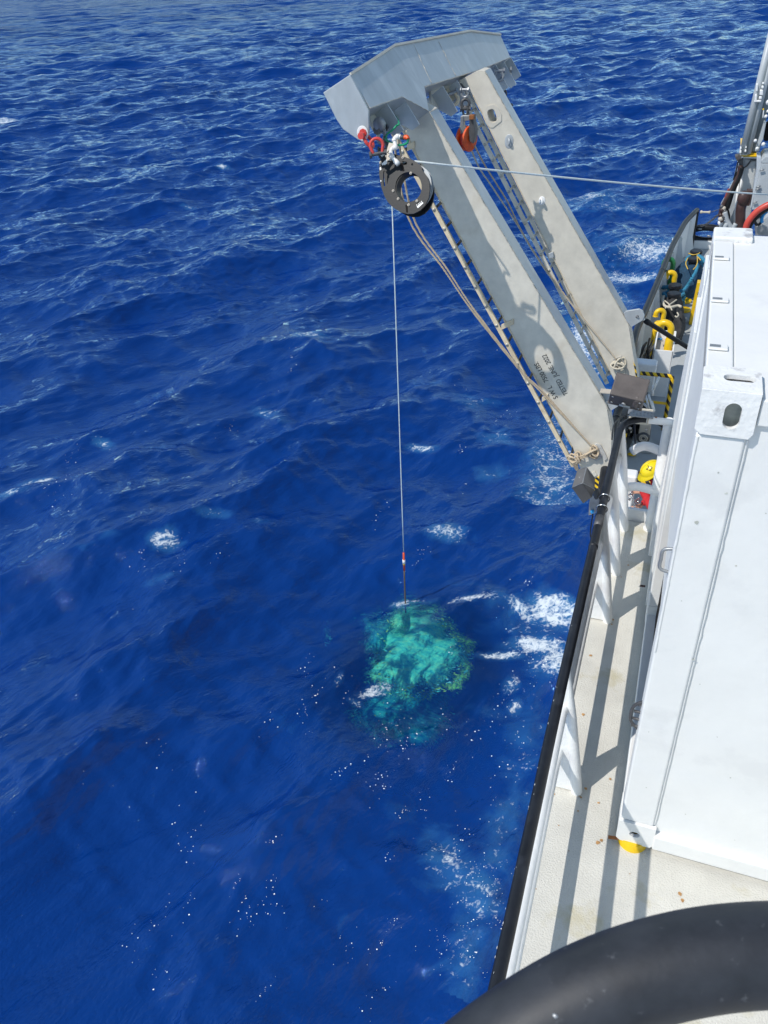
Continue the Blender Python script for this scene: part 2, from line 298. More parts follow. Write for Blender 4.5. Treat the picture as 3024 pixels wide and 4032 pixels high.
    for px, py, ra, st, nn in ((1850, 3450, 700, 1, 260), (1950, 3700, 380, 1, 140), (1500, 3700, 600, 1, 120), (1150, 3500, 650, 1, 90), (660, 3250, 800, 1, 70), (250, 3500, 600, 1, 60), (70, 3800, 260, 1, 90), (700, 3900, 500, 1, 50), (1480, 2830, 260, 1, 70), (1100, 2800, 450, 1, 50), (1750, 2950, 420, 1, 130), (2000, 2900, 250, 1, 70), (2100, 2560, 230, 1, 120), (700, 2190, 300, 1, 50), (1750, 2150, 350, 1, 50), (330, 2250, 380, 1, 36), (150, 1850, 250, 1, 40), (1050, 1660, 300, 1, 40), (1680, 1780, 160, 1, 30), (2000, 1600, 380, 1, 70), (2350, 1150, 250, 1, 50), (1300, 3100, 500, 1, 60)):
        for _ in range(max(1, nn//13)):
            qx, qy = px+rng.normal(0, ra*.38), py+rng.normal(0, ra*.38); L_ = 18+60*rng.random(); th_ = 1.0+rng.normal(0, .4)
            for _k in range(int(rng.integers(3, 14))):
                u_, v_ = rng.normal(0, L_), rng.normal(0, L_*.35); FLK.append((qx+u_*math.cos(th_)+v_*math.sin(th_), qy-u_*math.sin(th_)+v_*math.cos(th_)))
    co_ = np.stack([X+DX, Y+DY, WZ+Zs], -1).reshape(-1, 3)
    me = bpy.data.meshes.new('sea'); me.vertices.add(n*mcols); me.vertices.foreach_set('co', co_.astype(np.float32).ravel())
    i, j = np.meshgrid(np.arange(n-1), np.arange(mcols), indexing='ij'); j2 = (j+1) % mcols
    q = np.stack([i*mcols+j, (i+1)*mcols+j, (i+1)*mcols+j2, i*mcols+j2], -1).reshape(-1, 4)[:, ::-1]
    me.loops.add(q.size); me.loops.foreach_set('vertex_index', q.ravel().astype(np.int32)); me.polygons.add(len(q)); me.polygons.foreach_set('loop_start', np.arange(0, q.size, 4, dtype=np.int32))
    me.update(calc_edges=True); me.polygons.foreach_set('use_smooth', np.ones(len(q), bool))
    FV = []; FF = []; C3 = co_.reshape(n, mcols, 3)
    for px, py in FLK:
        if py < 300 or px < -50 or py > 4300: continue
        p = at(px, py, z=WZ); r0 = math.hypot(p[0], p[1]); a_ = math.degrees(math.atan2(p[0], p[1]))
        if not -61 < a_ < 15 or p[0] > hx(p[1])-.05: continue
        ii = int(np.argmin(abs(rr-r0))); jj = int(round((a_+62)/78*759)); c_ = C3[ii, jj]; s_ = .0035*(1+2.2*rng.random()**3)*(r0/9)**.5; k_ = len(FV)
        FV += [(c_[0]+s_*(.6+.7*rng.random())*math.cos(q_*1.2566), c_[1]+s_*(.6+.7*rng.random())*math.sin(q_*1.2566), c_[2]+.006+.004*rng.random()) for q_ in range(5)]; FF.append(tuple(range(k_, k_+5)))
    fl_ = mk('foam_glint_flecks', FV, FF, mat('foam_glint_white', (.85, .88, .9), .5, var=.02, bump=0)); tag(fl_, 'tiny white flecks of foam and painted sun glints scattered over the sea surface', 'foam', kind='stuff')
    at_ = me.attributes.new('foam', 'FLOAT', 'POINT'); at_.data.foreach_set('value', churn.ravel().astype(np.float32))
    pc = at(1625, 2590, z=WZ); ac = me.attributes.new('clearness', 'FLOAT', 'POINT'); ac.data.foreach_set('value', (np.clip(1.95-np.hypot(X-pc[0], (Y-pc[1])*.85)/1.05, 0, 1)**1.3).ravel().astype(np.float32))
    al = me.attributes.new('unresolved', 'FLOAT', 'POINT'); al.data.foreach_set('value', np.clip((np.hypot(X, Y)-28)/170, 0, 1).ravel().astype(np.float32))
    ah = me.attributes.new('height', 'FLOAT', 'POINT'); ah.data.foreach_set('value', Zs.ravel().astype(np.float32))
    o = bpy.data.objects.new('sea', me); C.objects.link(o); tag(o, 'deep blue choppy open sea with scattered white foam', kind='structure')
    m, t, Nn, L = nodes('sea_water'); Nn.remove(Nn['Principled BSDF']); out = Nn['Material Output']
    g = Nn.new('ShaderNodeNewGeometry'); pos = g.outputs['Position']
    def noise(scale, det=4, rough=.55, st=(1, 1, 1), dist=0, rot=0):
        mp = Nn.new('ShaderNodeMapping'); mp.vector_type = 'TEXTURE'; mp.inputs['Scale'].default_value = (st[1], 1, 1); mp.inputs['Rotation'].default_value = (0, 0, .55+rot); L.new(pos, mp.inputs[0])
        q_ = Nn.new('ShaderNodeTexNoise'); q_.inputs['Scale'].default_value = scale; q_.inputs['Detail'].default_value = det; q_.inputs['Roughness'].default_value = rough; q_.inputs['Distortion'].default_value = dist; L.new(mp.outputs[0], q_.inputs[0]); return q_.outputs[0]
    def bumpn(h, s, d, prev=None):
        b = Nn.new('ShaderNodeBump'); b.inputs['Strength'].default_value = s; b.inputs['Distance'].default_value = d; L.new(h, b.inputs['Height'])
        if prev: L.new(prev, b.inputs['Normal'])
        return b.outputs[0]
    def math_(op, a_, b_=None, c_=None, clamp=False):
        q_ = Nn.new('ShaderNodeMath'); q_.operation = op; q_.use_clamp = clamp
        for i_, v in enumerate((a_, b_, c_)):
            if v is None: continue
            if isinstance(v, (int, float)): q_.inputs[i_].default_value = v
            else: L.new(v, q_.inputs[i_])
        return q_.outputs[0]
    b1 = bumpn(noise(.55, 3, .5, (1, 2.2, 1), .2, .35), 1.0, .6)
    b2 = bumpn(noise(3.4, 3, .5, (1, 2.6, 1), .15, .5), 1.0, .036, b1)
    b3 = bumpn(noise(24, 3, .6, (1, 2.2, 1), .2, .6), 1.0, .017, b2)
    # wavelets too small for the mesh far out tilt the surface directly
    lod = Nn.new('ShaderNodeAttribute'); lod.attribute_name = 'unresolved'
    def ncol(scale, det, st):
        mp = Nn.new('ShaderNodeMapping'); mp.inputs['Scale'].default_value = st; mp.inputs['Rotation'].default_value = (0, 0, .4); L.new(pos, mp.inputs[0]); q_ = Nn.new('ShaderNodeTexNoise'); q_.inputs['Scale'].default_value = scale; q_.inputs['Detail'].default_value = det; q_.inputs['Roughness'].default_value = .62; L.new(mp.outputs[0], q_.inputs[0]); return q_.outputs['Color']
    def vm(op, a_, b_):
        q_ = Nn.new('ShaderNodeVectorMath'); q_.operation = op
        for i_, v in enumerate((a_, b_)):
            if isinstance(v, tuple): q_.inputs[i_].default_value = v
            else: L.new(v, q_.inputs[i_])
        return q_.outputs[0]
    tl = vm('MULTIPLY', vm('SUBTRACT', ncol(.30, 5, (1, 1.5, 1)), (.5, .5, .5)), (1.35, 1.35, 0))
    tl = vm('ADD', tl, vm('MULTIPLY', vm('SUBTRACT', ncol(.07, 7, (1, 1.3, 1)), (.5, .5, .5)), (2.6, 2.6, 0)))
    sc_ = Nn.new('ShaderNodeVectorMath'); sc_.operation = 'SCALE'; L.new(tl, sc_.inputs[0]); L.new(math_('MULTIPLY', lod.outputs['Fac'], 1.0), sc_.inputs['Scale'])
    b3 = vm('NORMALIZE', vm('ADD', b3, sc_.outputs[0]), (0, 0, 0))
    dif = Nn.new('ShaderNodeBsdfDiffuse'); dif.inputs[0].default_value = (.0006, .030, .16, 1); L.new(b3, dif.inputs[2])
    # patches of milky, aerated water beside the hull keep their own paler colour
    tr = Nn.new('ShaderNodeBsdfTransparent'); tr.inputs[0].default_value = (.58, .95, .96, 1)
    mx1 = Nn.new('ShaderNodeMixShader'); mx1.inputs[0].default_value = .74; L.new(dif.outputs[0], mx1.inputs[1]); L.new(tr.outputs[0], mx1.inputs[2])
    gl = Nn.new('ShaderNodeBsdfGlossy'); gl.inputs[0].default_value = (.59, .80, 1, 1); L.new(math_('MULTIPLY_ADD', lod.outputs['Fac'], .10, .022), gl.inputs['Roughness']); L.new(b3, gl.inputs['Normal'])
    fr = Nn.new('ShaderNodeFresnel'); fr.inputs[0].default_value = 1.42; L.new(b3, fr.inputs[1])
    mx2 = Nn.new('ShaderNodeMixShader'); L.new(math_('MULTIPLY', fr.outputs[0], math_('SUBTRACT', 1.0, math_('MULTIPLY', lod.outputs['Fac'], .52))), mx2.inputs[0]); L.new(mx1.outputs[0], mx2.inputs[1]); L.new(gl.outputs[0], mx2.inputs[2])
    at2 = Nn.new('ShaderNodeAttribute'); at2.attribute_name = 'foam'; at3 = Nn.new('ShaderNodeAttribute'); at3.attribute_name = 'height'
    fn = noise(10, 9, .74, (1, 1.5, 1), 1.6, .3); fl = noise(2.2, 5, .6, (1, 1.3, 1), 1.0)
    # lacy foam: warped cell edges at two sizes over a broken-up noise
    def lace(scale, wd, k):
        w1 = Nn.new('ShaderNodeTexNoise'); w1.inputs['Scale'].default_value = scale*.8; w1.inputs['Detail'].default_value = 4; L.new(pos, w1.inputs[0])
        vm = Nn.new('ShaderNodeVectorMath'); vm.operation = 'MULTIPLY_ADD'; L.new(w1.outputs['Color'], vm.inputs[0]); vm.inputs[1].default_value = (wd, wd, 0); L.new(pos, vm.inputs[2])
        v = Nn.new('ShaderNodeTexVoronoi'); v.feature = 'DISTANCE_TO_EDGE'; v.inputs['Scale'].default_value = scale; L.new(vm.outputs[0], v.inputs['Vector'])
        return math_('SUBTRACT', 1.0, math_('MULTIPLY', v.outputs['Distance'], k), clamp=True)
    n_ = math_('ADD', math_('MULTIPLY', lace(3.4, .5, 6), .14), math_('MULTIPLY', lace(13, .14, 4), .12))
    n_ = math_('ADD', n_, math_('MULTIPLY', fn, 1.05)); n_ = math_('ADD', n_, math_('MULTIPLY', fl, .28))
    f1 = math_('ADD', math_('MULTIPLY', at2.outputs['Fac'], .62), n_)
    far = math_('MULTIPLY', noise(.16, 6, .6, (1, 2.4, 1), .5, .4), noise(1.7, 4, .7, (1, 2, 1), .5, .4))
    capm = math_('MULTIPLY', math_('SUBTRACT', far, .425), 22, clamp=True)
    crest = math_('MULTIPLY', math_('SUBTRACT', at3.outputs['Fac'], .02), 12, clamp=True)
    capm = math_('MULTIPLY', capm, crest)
    fm = math_('MULTIPLY', math_('SUBTRACT', f1, 1.25), 4.2, clamp=True)
    gate = math_('MULTIPLY', math_('SUBTRACT', at2.outputs['Fac'], .06), 8, clamp=True)
    fm = math_('MAXIMUM', math_('MULTIPLY', fm, gate), capm)
    aer = math_('MULTIPLY', math_('SUBTRACT', math_('ADD', math_('MULTIPLY', at2.outputs['Fac'], .8), math_('MULTIPLY', fl, .9)), .72), 1.5, clamp=True)
    cl = Nn.new('ShaderNodeAttribute'); cl.attribute_name = 'clearness'
    aer = math_('MULTIPLY', aer, gate); mxa = Nn.new('ShaderNodeMix'); mxa.data_type = 'RGBA'; mxa.inputs[7].default_value = (.03, .14, .31, 1); L.new(aer, mxa.inputs[0]); mxc = Nn.new('ShaderNodeMix'); mxc.data_type = 'RGBA'; mxc.inputs[6].default_value = (.0012, .032, .185, 1); mxc.inputs[7].default_value = (.0012, .055, .30, 1); L.new(cl.outputs['Fac'], mxc.inputs[0]); L.new(mxc.outputs[2], mxa.inputs[6]); L.new(mxa.outputs[2], dif.inputs[0])
    L.new(math_('MAXIMUM', math_('SUBTRACT', math_('MULTIPLY_ADD', cl.outputs['Fac'], .62, .12), math_('MULTIPLY', aer, .35)), 0.0), mx1.inputs[0])
    fd = Nn.new('ShaderNodeBsdfDiffuse'); fd.inputs[0].default_value = (.72, .77, .80, 1); L.new(bumpn(fn, .8, .03, b2), fd.inputs[2])
    mx3 = Nn.new('ShaderNodeMixShader'); L.new(math_('MULTIPLY', fm, .82), mx3.inputs[0]); L.new(mx2.outputs[0], mx3.inputs[1]); L.new(fd.outputs[0], mx3.inputs[2]); L.new(mx3.outputs[0], out.inputs[0])
    me.materials.append(m)
    dm, t, Nn, L = nodes('deep_water'); b = Nn['Principled BSDF']; b.inputs['Base Color'].default_value = (.0008, .048, .30, 1); b.inputs['Roughness'].default_value = 1; b.inputs['Specular IOR Level'].default_value = 0
    s = 6000; d = mk('deep_water', [(-s, -s, -9), (s, -s, -9), (s, s, -9), (-s, s, -9)], [(0, 1, 2, 3)], dm); tag(d, 'dark blue depth of the sea under the surface', kind='structure')
sea()
# ---------------------------------------------------------------- submerged instrument and bubbles
def submerged():
    c0 = at(1605, 2560, z=WZ-.75); c = np.array([c0[0], c0[1], WZ-1.45])
    t = thing('submerged_rosette', 'pale turquoise round water sampler hanging just below the surface under the wire', 'instrument', c)
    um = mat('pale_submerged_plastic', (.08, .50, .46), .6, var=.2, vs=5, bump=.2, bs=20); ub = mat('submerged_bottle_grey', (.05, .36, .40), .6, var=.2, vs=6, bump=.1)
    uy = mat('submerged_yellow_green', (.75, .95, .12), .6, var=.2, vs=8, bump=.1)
    A = Acc()
    for i in range(20):
        a = i*2*math.pi/20; p = c+[.40*math.cos(a), .40*math.sin(a), 0]; 
        Acc().tube([p+[0, 0, -.42], p+[0, 0, -.38], p+[0, 0, .36], p+[0, 0, .42]], [.04, .065, .065, .04], 10).build('sample_bottle', ub if i % 3 else um, t, True)
    for z, r in ((.5, .50), (0, .54), (-.5, .56)): Acc().torus(c+[0, 0, z], (0, 0, 1), r, .022, 40, 8).build('ring', ub, t, True)
    for i in range(6):
        a = i*math.pi/3+.3; p = np.array([.54*math.cos(a), .54*math.sin(a), 0]); Acc().cyl(c+p+[0, 0, -.5], c+p*.95+[0, 0, .5], .022, 8).build('upright', um, t, True)
    Acc().cyl(c+[0, 0, -.45], c+[0, 0, .1], .22, 20).build('housing', um, t, True)
    Acc().cyl(c+[0, 0, .1], c+[0, 0, .13], .34, 28).build('carousel_plate', um, t, True)
    # drifting shreds of bubbles and light-coloured water round it
    cols = [mat('bubble_turquoise', (.22, .93, .72), .8, var=.2, bump=0), mat('bubble_blue_green', (.05, .50, .60), .8, var=.2, bump=0), mat('bubble_lime', (.95, 1.0, .12), .8, var=.2, bump=0), mat('bubble_pale', (.45, 1.0, .80), .8, var=.2, bump=0)]
    V = []; Fc = []; mi = []
    tgt = []
    def lobe(px, py, rx, ry, n, w_):
        for _ in range(n):
            a = rng.random()*6.283; r = math.sqrt(rng.random()); wob = 1+.10*math.sin(3*a+1)+.07*math.sin(7*a)+.05*math.sin(13*a)
            tgt.append((px+rx*r*wob*math.cos(a), py+ry*r*wob*math.sin(a), r, a, w_))
    def rim(px, py, rx, ry, n, w_, lo=.72, hi=1.08):
        for _ in range(n):
            a = rng.random()*6.283; r = lo+(hi-lo)*rng.random(); wob = 1+.10*math.sin(3*a+1)+.07*math.sin(7*a)+.05*math.sin(13*a); tgt.append((px+rx*r*wob*math.cos(a), py+ry*r*wob*math.sin(a), r, a, w_))
    rim(1650, 2570, 190, 195, 240, 'edge', .7, 1.0); rim(1600, 2800, 160, 110, 60, 'low', .7, 1.0); lobe(1290, 2490, 14, 50, 16, 'wisp')
    # smooth aerated mass between the shreds
    def plume(px, py, rx, ry, dz, m, sd, name, dfun=None):
        n1, n2 = 26, 90; V2 = []; F2 = []; q = np.random.default_rng(sd).random(6)*6
        for i in range(n1):
            for j in range(n2):
                a = 2*math.pi*j/n2; r = i/(n1-1); wob = 1+.10*math.sin(3*a+q[0])+.07*math.sin(7*a+q[1])+.05*math.sin(13*a+q[2])+.03*math.sin(29*a+q[3])
                p = at(px+rx*r*wob*math.cos(a), py+ry*r*wob*math.sin(a), z=WZ-dz-.35*r*r); p[2] += .05*math.sin(6*r*math.cos(a)+q[4])*math.cos(5*r*math.sin(a)+q[5]); V2.append(p)
        for i in range(n1-1):
            for j in range(n2): F2.append((i*n2+j, (i+1)*n2+j, (i+1)*n2+(j+1) % n2, i*n2+(j+1) % n2))
        me = bpy.data.meshes.new(name); me.from_pydata([tuple(v) for v in V2], [], F2); me.materials.append(m); o = link(name, me, None, True)
        at_ = me.attributes.new('airiness', 'FLOAT', 'POINT'); at_.data.foreach_set('value', [(dfun or (lambda r_, a_: 1-r_))((i//n2)/(n1-1), 2*math.pi*(i % n2)/n2) for i in range(n1*n2)]); return o
    def pm(name, c1, c2, c3, sc=5.5):
        m, t_, Nn, L = nodes(name); b = Nn['Principled BSDF']; b.inputs['Roughness'].default_value = 1; b.inputs['Specular IOR Level'].default_value = 0
        g = Nn.new('ShaderNodeNewGeometry'); mp = Nn.new('ShaderNodeMapping'); mp.inputs['Scale'].default_value = (1, 2.1, 1); mp.inputs['Rotation'].default_value = (0, 0, -.35); L.new(g.outputs['Position'], mp.inputs[0])
        n1 = Nn.new('ShaderNodeTexNoise'); n1.inputs['Scale'].default_value = sc; n1.inputs['Detail'].default_value = 9; n1.inputs['Roughness'].default_value = .72; n1.inputs['Distortion'].default_value = .6; L.new(mp.outputs[0], n1.inputs[0])
        cr = Nn.new('ShaderNodeValToRGB'); L.new(n1.outputs[0], cr.inputs[0]); e = cr.color_ramp.elements; e[0].position = .36; e[0].color = c1+(1,); e[1].position = .66; e[1].color = c3+(1,); x = e.new(.5); x.color = c2+(1,); L.new(cr.outputs[0], b.inputs['Base Color'])
        at_ = Nn.new('ShaderNodeAttribute'); at_.attribute_name = 'airiness'; n4 = Nn.new('ShaderNodeTexNoise'); n4.inputs['Scale'].default_value = 11 if sc < 7 else 24; n4.inputs['Detail'].default_value = 8; n4.inputs['Roughness'].default_value = .75; n4.inputs['Distortion'].default_value = .8; L.new(mp.outputs[0], n4.inputs[0])
        a1 = Nn.new('ShaderNodeMath'); a1.operation = 'MULTIPLY_ADD'; a1.inputs[1].default_value = 4.2; L.new(at_.outputs['Fac'], a1.inputs[0])
        a2 = Nn.new('ShaderNodeMath'); a2.operation = 'MULTIPLY_ADD'; a2.inputs[1].default_value = 4.6 if sc < 7 else 8.5; a2.inputs[2].default_value = -2.85 if sc < 7 else -5.6; L.new(n4.outputs[0], a2.inputs[0]); L.new(a2.outputs[0], a1.inputs[2]); a1.use_clamp = True
        L.new(a1.outputs[0], b.inputs['Alpha']); return m
    lime = lambda r_, a_: .44*math.exp(-((r_-.84)/.15)**2)*(.35+.65*max(0, math.cos(a_-.35)))+.13*math.exp(-((r_-.8)/.14)**2)
    ms = [plume(1640, 2560, 225, 225, .45, pm('pale_plume', (.03, .42, .46), (.22, .86, .60), (.60, 1, .52)), 3, 'bubble_plume'), plume(1600, 2810, 215, 160, .85, pm('deep_plume', (.005, .12, .28), (.02, .30, .38), (.10, .58, .46)), 5, 'bubble_plume', lambda r_, a_: .85*(1-r_)+.10), plume(1490, 2500, 95, 130, .5, pm('side_plume', (.01, .22, .38), (.06, .48, .50), (.35, .85, .45)), 8, 'bubble_plume', lambda r_, a_: .7*(1-r_)),
          plume(1650, 2570, 215, 215, .40, pm('lime_plume', (.25, .75, .20), (.60, 1, .18), (.95, 1, .25), 9), 11, 'bubble_plume', lime), plume(1572, 2440, 60, 110, .36, pm('wake_plume', (.10, .6, .4), (.35, .9, .5), (.8, 1, .5), 9), 13, 'bubble_plume', lambda r_, a_: .8*(1-r_)), plume(1288, 2490, 26, 70, .4, pm('wisp_plume', (.03, .4, .4), (.15, .8, .6), (.4, 1, .7), 9), 15, 'bubble_plume', lambda r_, a_: .6*(1-r_)), plume(1400, 2440, 130, 60, .42, pm('wisp_plume_dark', (.01, .2, .3), (.06, .5, .42), (.2, .8, .5), 9), 17, 'bubble_plume', lambda r_, a_: .28*(1-r_))]
    for o_, lb in zip(ms, ('pale mint cloud of bubbles around the top of the sunken sampler', 'darker blue-green cloud of bubbles trailing below the sunken sampler', 'small turquoise cloud at the left edge of the sunken sampler', 'lime speckled rim of bubbles round the sunken sampler', 'bright green streak of bubbles right under the wire', 'thin turquoise wisp of bubbles apart to the left of the sunken sampler', 'faint green wisp of bubbles at the upper left of the sunken sampler')): tag(o_, lb, 'bubbles', kind='stuff')
    for px, py, r, a, w_ in tgt:
        dz = {'main': .35+.5*rng.random(), 'low': .8+.6*rng.random(), 'rope': .32+.2*rng.random(), 'edge': .35+.3*rng.random(), 'wisp': .38+.2*rng.random()}[w_]
        p = at(px, py, z=WZ-dz); L_ = .012+.035*rng.random()**2; W_ = .005+.010*rng.random()
        th = rng.normal(.35, .5); u = np.array([math.cos(th), math.sin(th), rng.normal(0, .06)])*L_; v = np.array([-math.sin(th), math.cos(th), rng.normal(0, .06)])*W_
        n = len(V); V += [p-u, p-v+u*.2, p+u, p+v-u*.2]; Fc.append((n, n+1, n+2, n+3))
        x_ = rng.random(); edge = r > .78
        if w_ == 'main': k = (2 if x_ < .32 and (math.cos(a) > .2 or math.sin(a) < -.4) else 1 if x_ < .5 else 0) if edge else (3 if x_ < .32 else 0 if x_ < .8 else 1 if x_ < .96 else 2)
        elif w_ == 'edge': k = 2 if x_ < .45 else (0 if x_ < .75 else 3)
        elif w_ == 'rope': k = 3 if x_ < .4 else 2 if x_ < .6 else 0
        elif w_ == 'low': k = 1 if x_ < .72 else 0 if x_ < .95 else 2
        else: k = 0 if x_ < .5 else 1
        mi.append(k)
    me = bpy.data.meshes.new('bubble_cloud'); me.from_pydata([tuple(v) for v in V], [], Fc)
    for m in cols: me.materials.append(m)
    me.polygons.foreach_set('material_index', mi)
    o = bpy.data.objects.new('bubble_cloud', me); C.objects.link(o); tag(o, 'turquoise and lime cloud of bubbles in the water round the sunken sampler', 'bubbles', kind='stuff')
submerged()
# ---------------------------------------------------------------- hull and decks
RZ, UD, MD = 6.18, 5.2, 2.2          # upper rail, upper deck, main deck heights
def hx(y): return float(np.interp(y, [-8, 0, 5.3, 8.0, 9.2, 14, 15.5, 17.4, 19.2, 21.1, 22.3, 23], [-.22, -.24, -.30, -.42, -.50, -.53, -.42, -.30, -.19, .0, .25, .45]))
def decks():
    A = Acc(); ys = [-8, 0, 5.3]+list(np.linspace(6, 22.3, 30))
    for a, b in zip(ys[:-1], ys[1:]):
        def q(y, z0, z1, o=0): return [(hx(y)+o, y, z0), (hx(y)+o, y, z1)]
        zt = UD-.05 if b <= 5.31 else MD-.02
        A.add(q(a, -.5, zt)+q(b, -.5, zt), [(0, 1, 3, 2)])
    A.add([(hx(22.3), 22.3, -.5), (hx(22.3), 22.3, MD), (5, 22.6, MD), (5, 22.6, -.5)], [(0, 1, 2, 3)])
    tag(A.build('hull', hull_m), 'white painted side of the ship above the water', kind='structure')
    box('upper_deck', (2.4, -1.35, UD-.06), (5.24, 13.3, .12), deckm, bevel=.01)
    tag(bpy.data.objects['upper_deck'], 'beige non-skid upper deck along the rail', kind='structure')
    # low coaming where the upper deck ends
    tag(box('deck_coaming', (2.4, 5.33, UD-.04), (5.1, .035, .28), whitepipe, bevel=.008), kind='structure')
    tag(box('bulkhead', (2.5, 5.2, 3.6), (5.2, .05, 2.9), white), kind='structure')
    P = [(hx(y)+.01, y) for y in ys if y > 5]+[(5, 22.3), (5, 5.3)]
    tag(Acc().prism([(x, y, MD) for x, y in P], (0, 0, -.08)).build('main_deck', mdeck), 'grey main deck below the upper deck', kind='structure')
decks()
def rust_spots():
    A = Acc()
    for px, py, s_ in ((2288, 3140, .007), (2280, 3134, .004), (2409, 2458, .006), (2446, 2272, .005), (2260, 3090, .003), (2240, 3350, .003), (2480, 3440, .003), (2700, 3610, .004), (2110, 3500, .003), (2350, 2700, .003), (2200, 3250, .004), (2354, 3317, .012), (2368, 3308, .008), (2677, 3519, .010), (2687, 3545, .009), (2325, 2580, .01), (2296, 2813, .009), (2403, 3067, .007), (2181, 3126, .006), (2357, 3161, .007), (2276, 3193, .005), (2412, 2440, .01), (2474, 2225, .008), (2610, 2083, .008), (2307, 3105, .009)):
        c = at(px, py, z=UD+.004); n = 11; A.add([(c[0]+s_*(.6+.7*rng.random())*math.cos(i*6.283/n), c[1]+s_*(.6+.7*rng.random())*math.sin(i*6.283/n), UD+.004) for i in range(n)], [tuple(range(n))])
    tag(A.build('rust_spots', rustl), 'small orange rust spots on the beige deck', kind='stuff')
rust_spots()
# ---------------------------------------------------------------- upper deck guard rail
def guard_rail():
    t = thing('guard_rail', 'black topped ship rail with white stays along the upper deck edge', 'railing', (-.19, 3, UD))
    X = -.20; top = [(X+.012, -3, RZ), (X+.012, .8, RZ), (X+.006, 1.8, RZ), (X, 2.6, RZ), (X, 4.75, RZ), (X-.0, 4.98, RZ), (X+.03, 5.11, RZ), (X+.12, 5.19, RZ), (X+.20, 5.2, RZ)]
    smoothed(Acc().tube(smooth_path(top, 6), .025, 16).build('top_rail', black, t, True))
    smoothed(Acc().tube([(X+.165, 5.195, RZ), (X+.6, 5.2, RZ)], .0265, 14).build('end_rail', whitepipe, t, True))
    for z in (5.87, 5.52): Acc().tube(smooth_path([(X+.018, -3, z), (X+.018, .8, z), (X+.012, 1.8, z), (X+.006, 2.6, z), (X+.006, 5.15, z)], 6), .030, 12).build('middle_rail', whitepipe, t, True)
    for z, bow in ((5.90, .06), (5.575, .02)):
        Acc().tube(smooth_path([(X+.1, 5.2, z), (X+.2, 5.2+bow, z+bow*.4), (X+.42, 5.2, z-.02)], 6), .034, 12).build('cross_rail', whitepipe, t, True)
    # post at the inboard end of the end rail
    A = Acc().tube([(.118, 5.22, UD), (.118, 5.22, UD+.1), (.120, 5.22, RZ-.02), (.120, 5.22, RZ+.015)], [.040, .038, .038, .024], 14)
    A.cyl((.118, 5.22, UD), (.118, 5.22, UD+.015), .046, 14); smoothed(A.build('post', whitepipe, t, True))
    # tapered stays, each a plate with a rounded inboard flange
    for y in (-1.6, .6, 2.67, 4.07, 4.59, 5.15):
        P = [(X-.01, y, UD+.01), (-.07, y, UD+.01), (-.105, y, UD+.3), (-.19, y, RZ-.06), (X-.012, y, RZ-.03)]
        st = Acc().prism(P, (0, .022, 0)).build('stay', whitepipe, t)
        fl = [(-.066, y+.011, UD), (-.098, y+.011, UD+.25), (-.145, y+.011, UD+.6), (-.192, y+.011, RZ-.04)]
        smoothed(Acc().tube(fl, [.032, .031, .027, .014], 12).build('flange', whitepipe, st, True))
    # added board, hidden behind the top rail, casts the wide deck shadow
    box('shadow_board', (X+.004, 3.92, 5.955), (.008, 2.5, .33), white, t, .003)
    # worn collars of the top rail
    for y in (3.62, 1.05, -.3): Acc().cyl((X+(.0 if y > 2 else .010), y-.012, RZ), (X+(.0 if y > 2 else .010), y+.012, RZ), .027, 16).build('joint', black, t, True)
    for i in range(26):
        y = rng.uniform(.8, 3.2); a = rng.uniform(-.1, 1.0); s_ = .0012+.003*rng.random(); xo = float(np.interp(y, [.8, 1.8, 2.6], [-.012, -.006, 0])); c = np.array([X-xo-math.cos(a)*.0252, y, RZ+math.sin(a)*.0252]); Acc().ball(c, s_, 6, (.35, 1.6, .5)).build('paint_chip', chipped, t)
guard_rail()
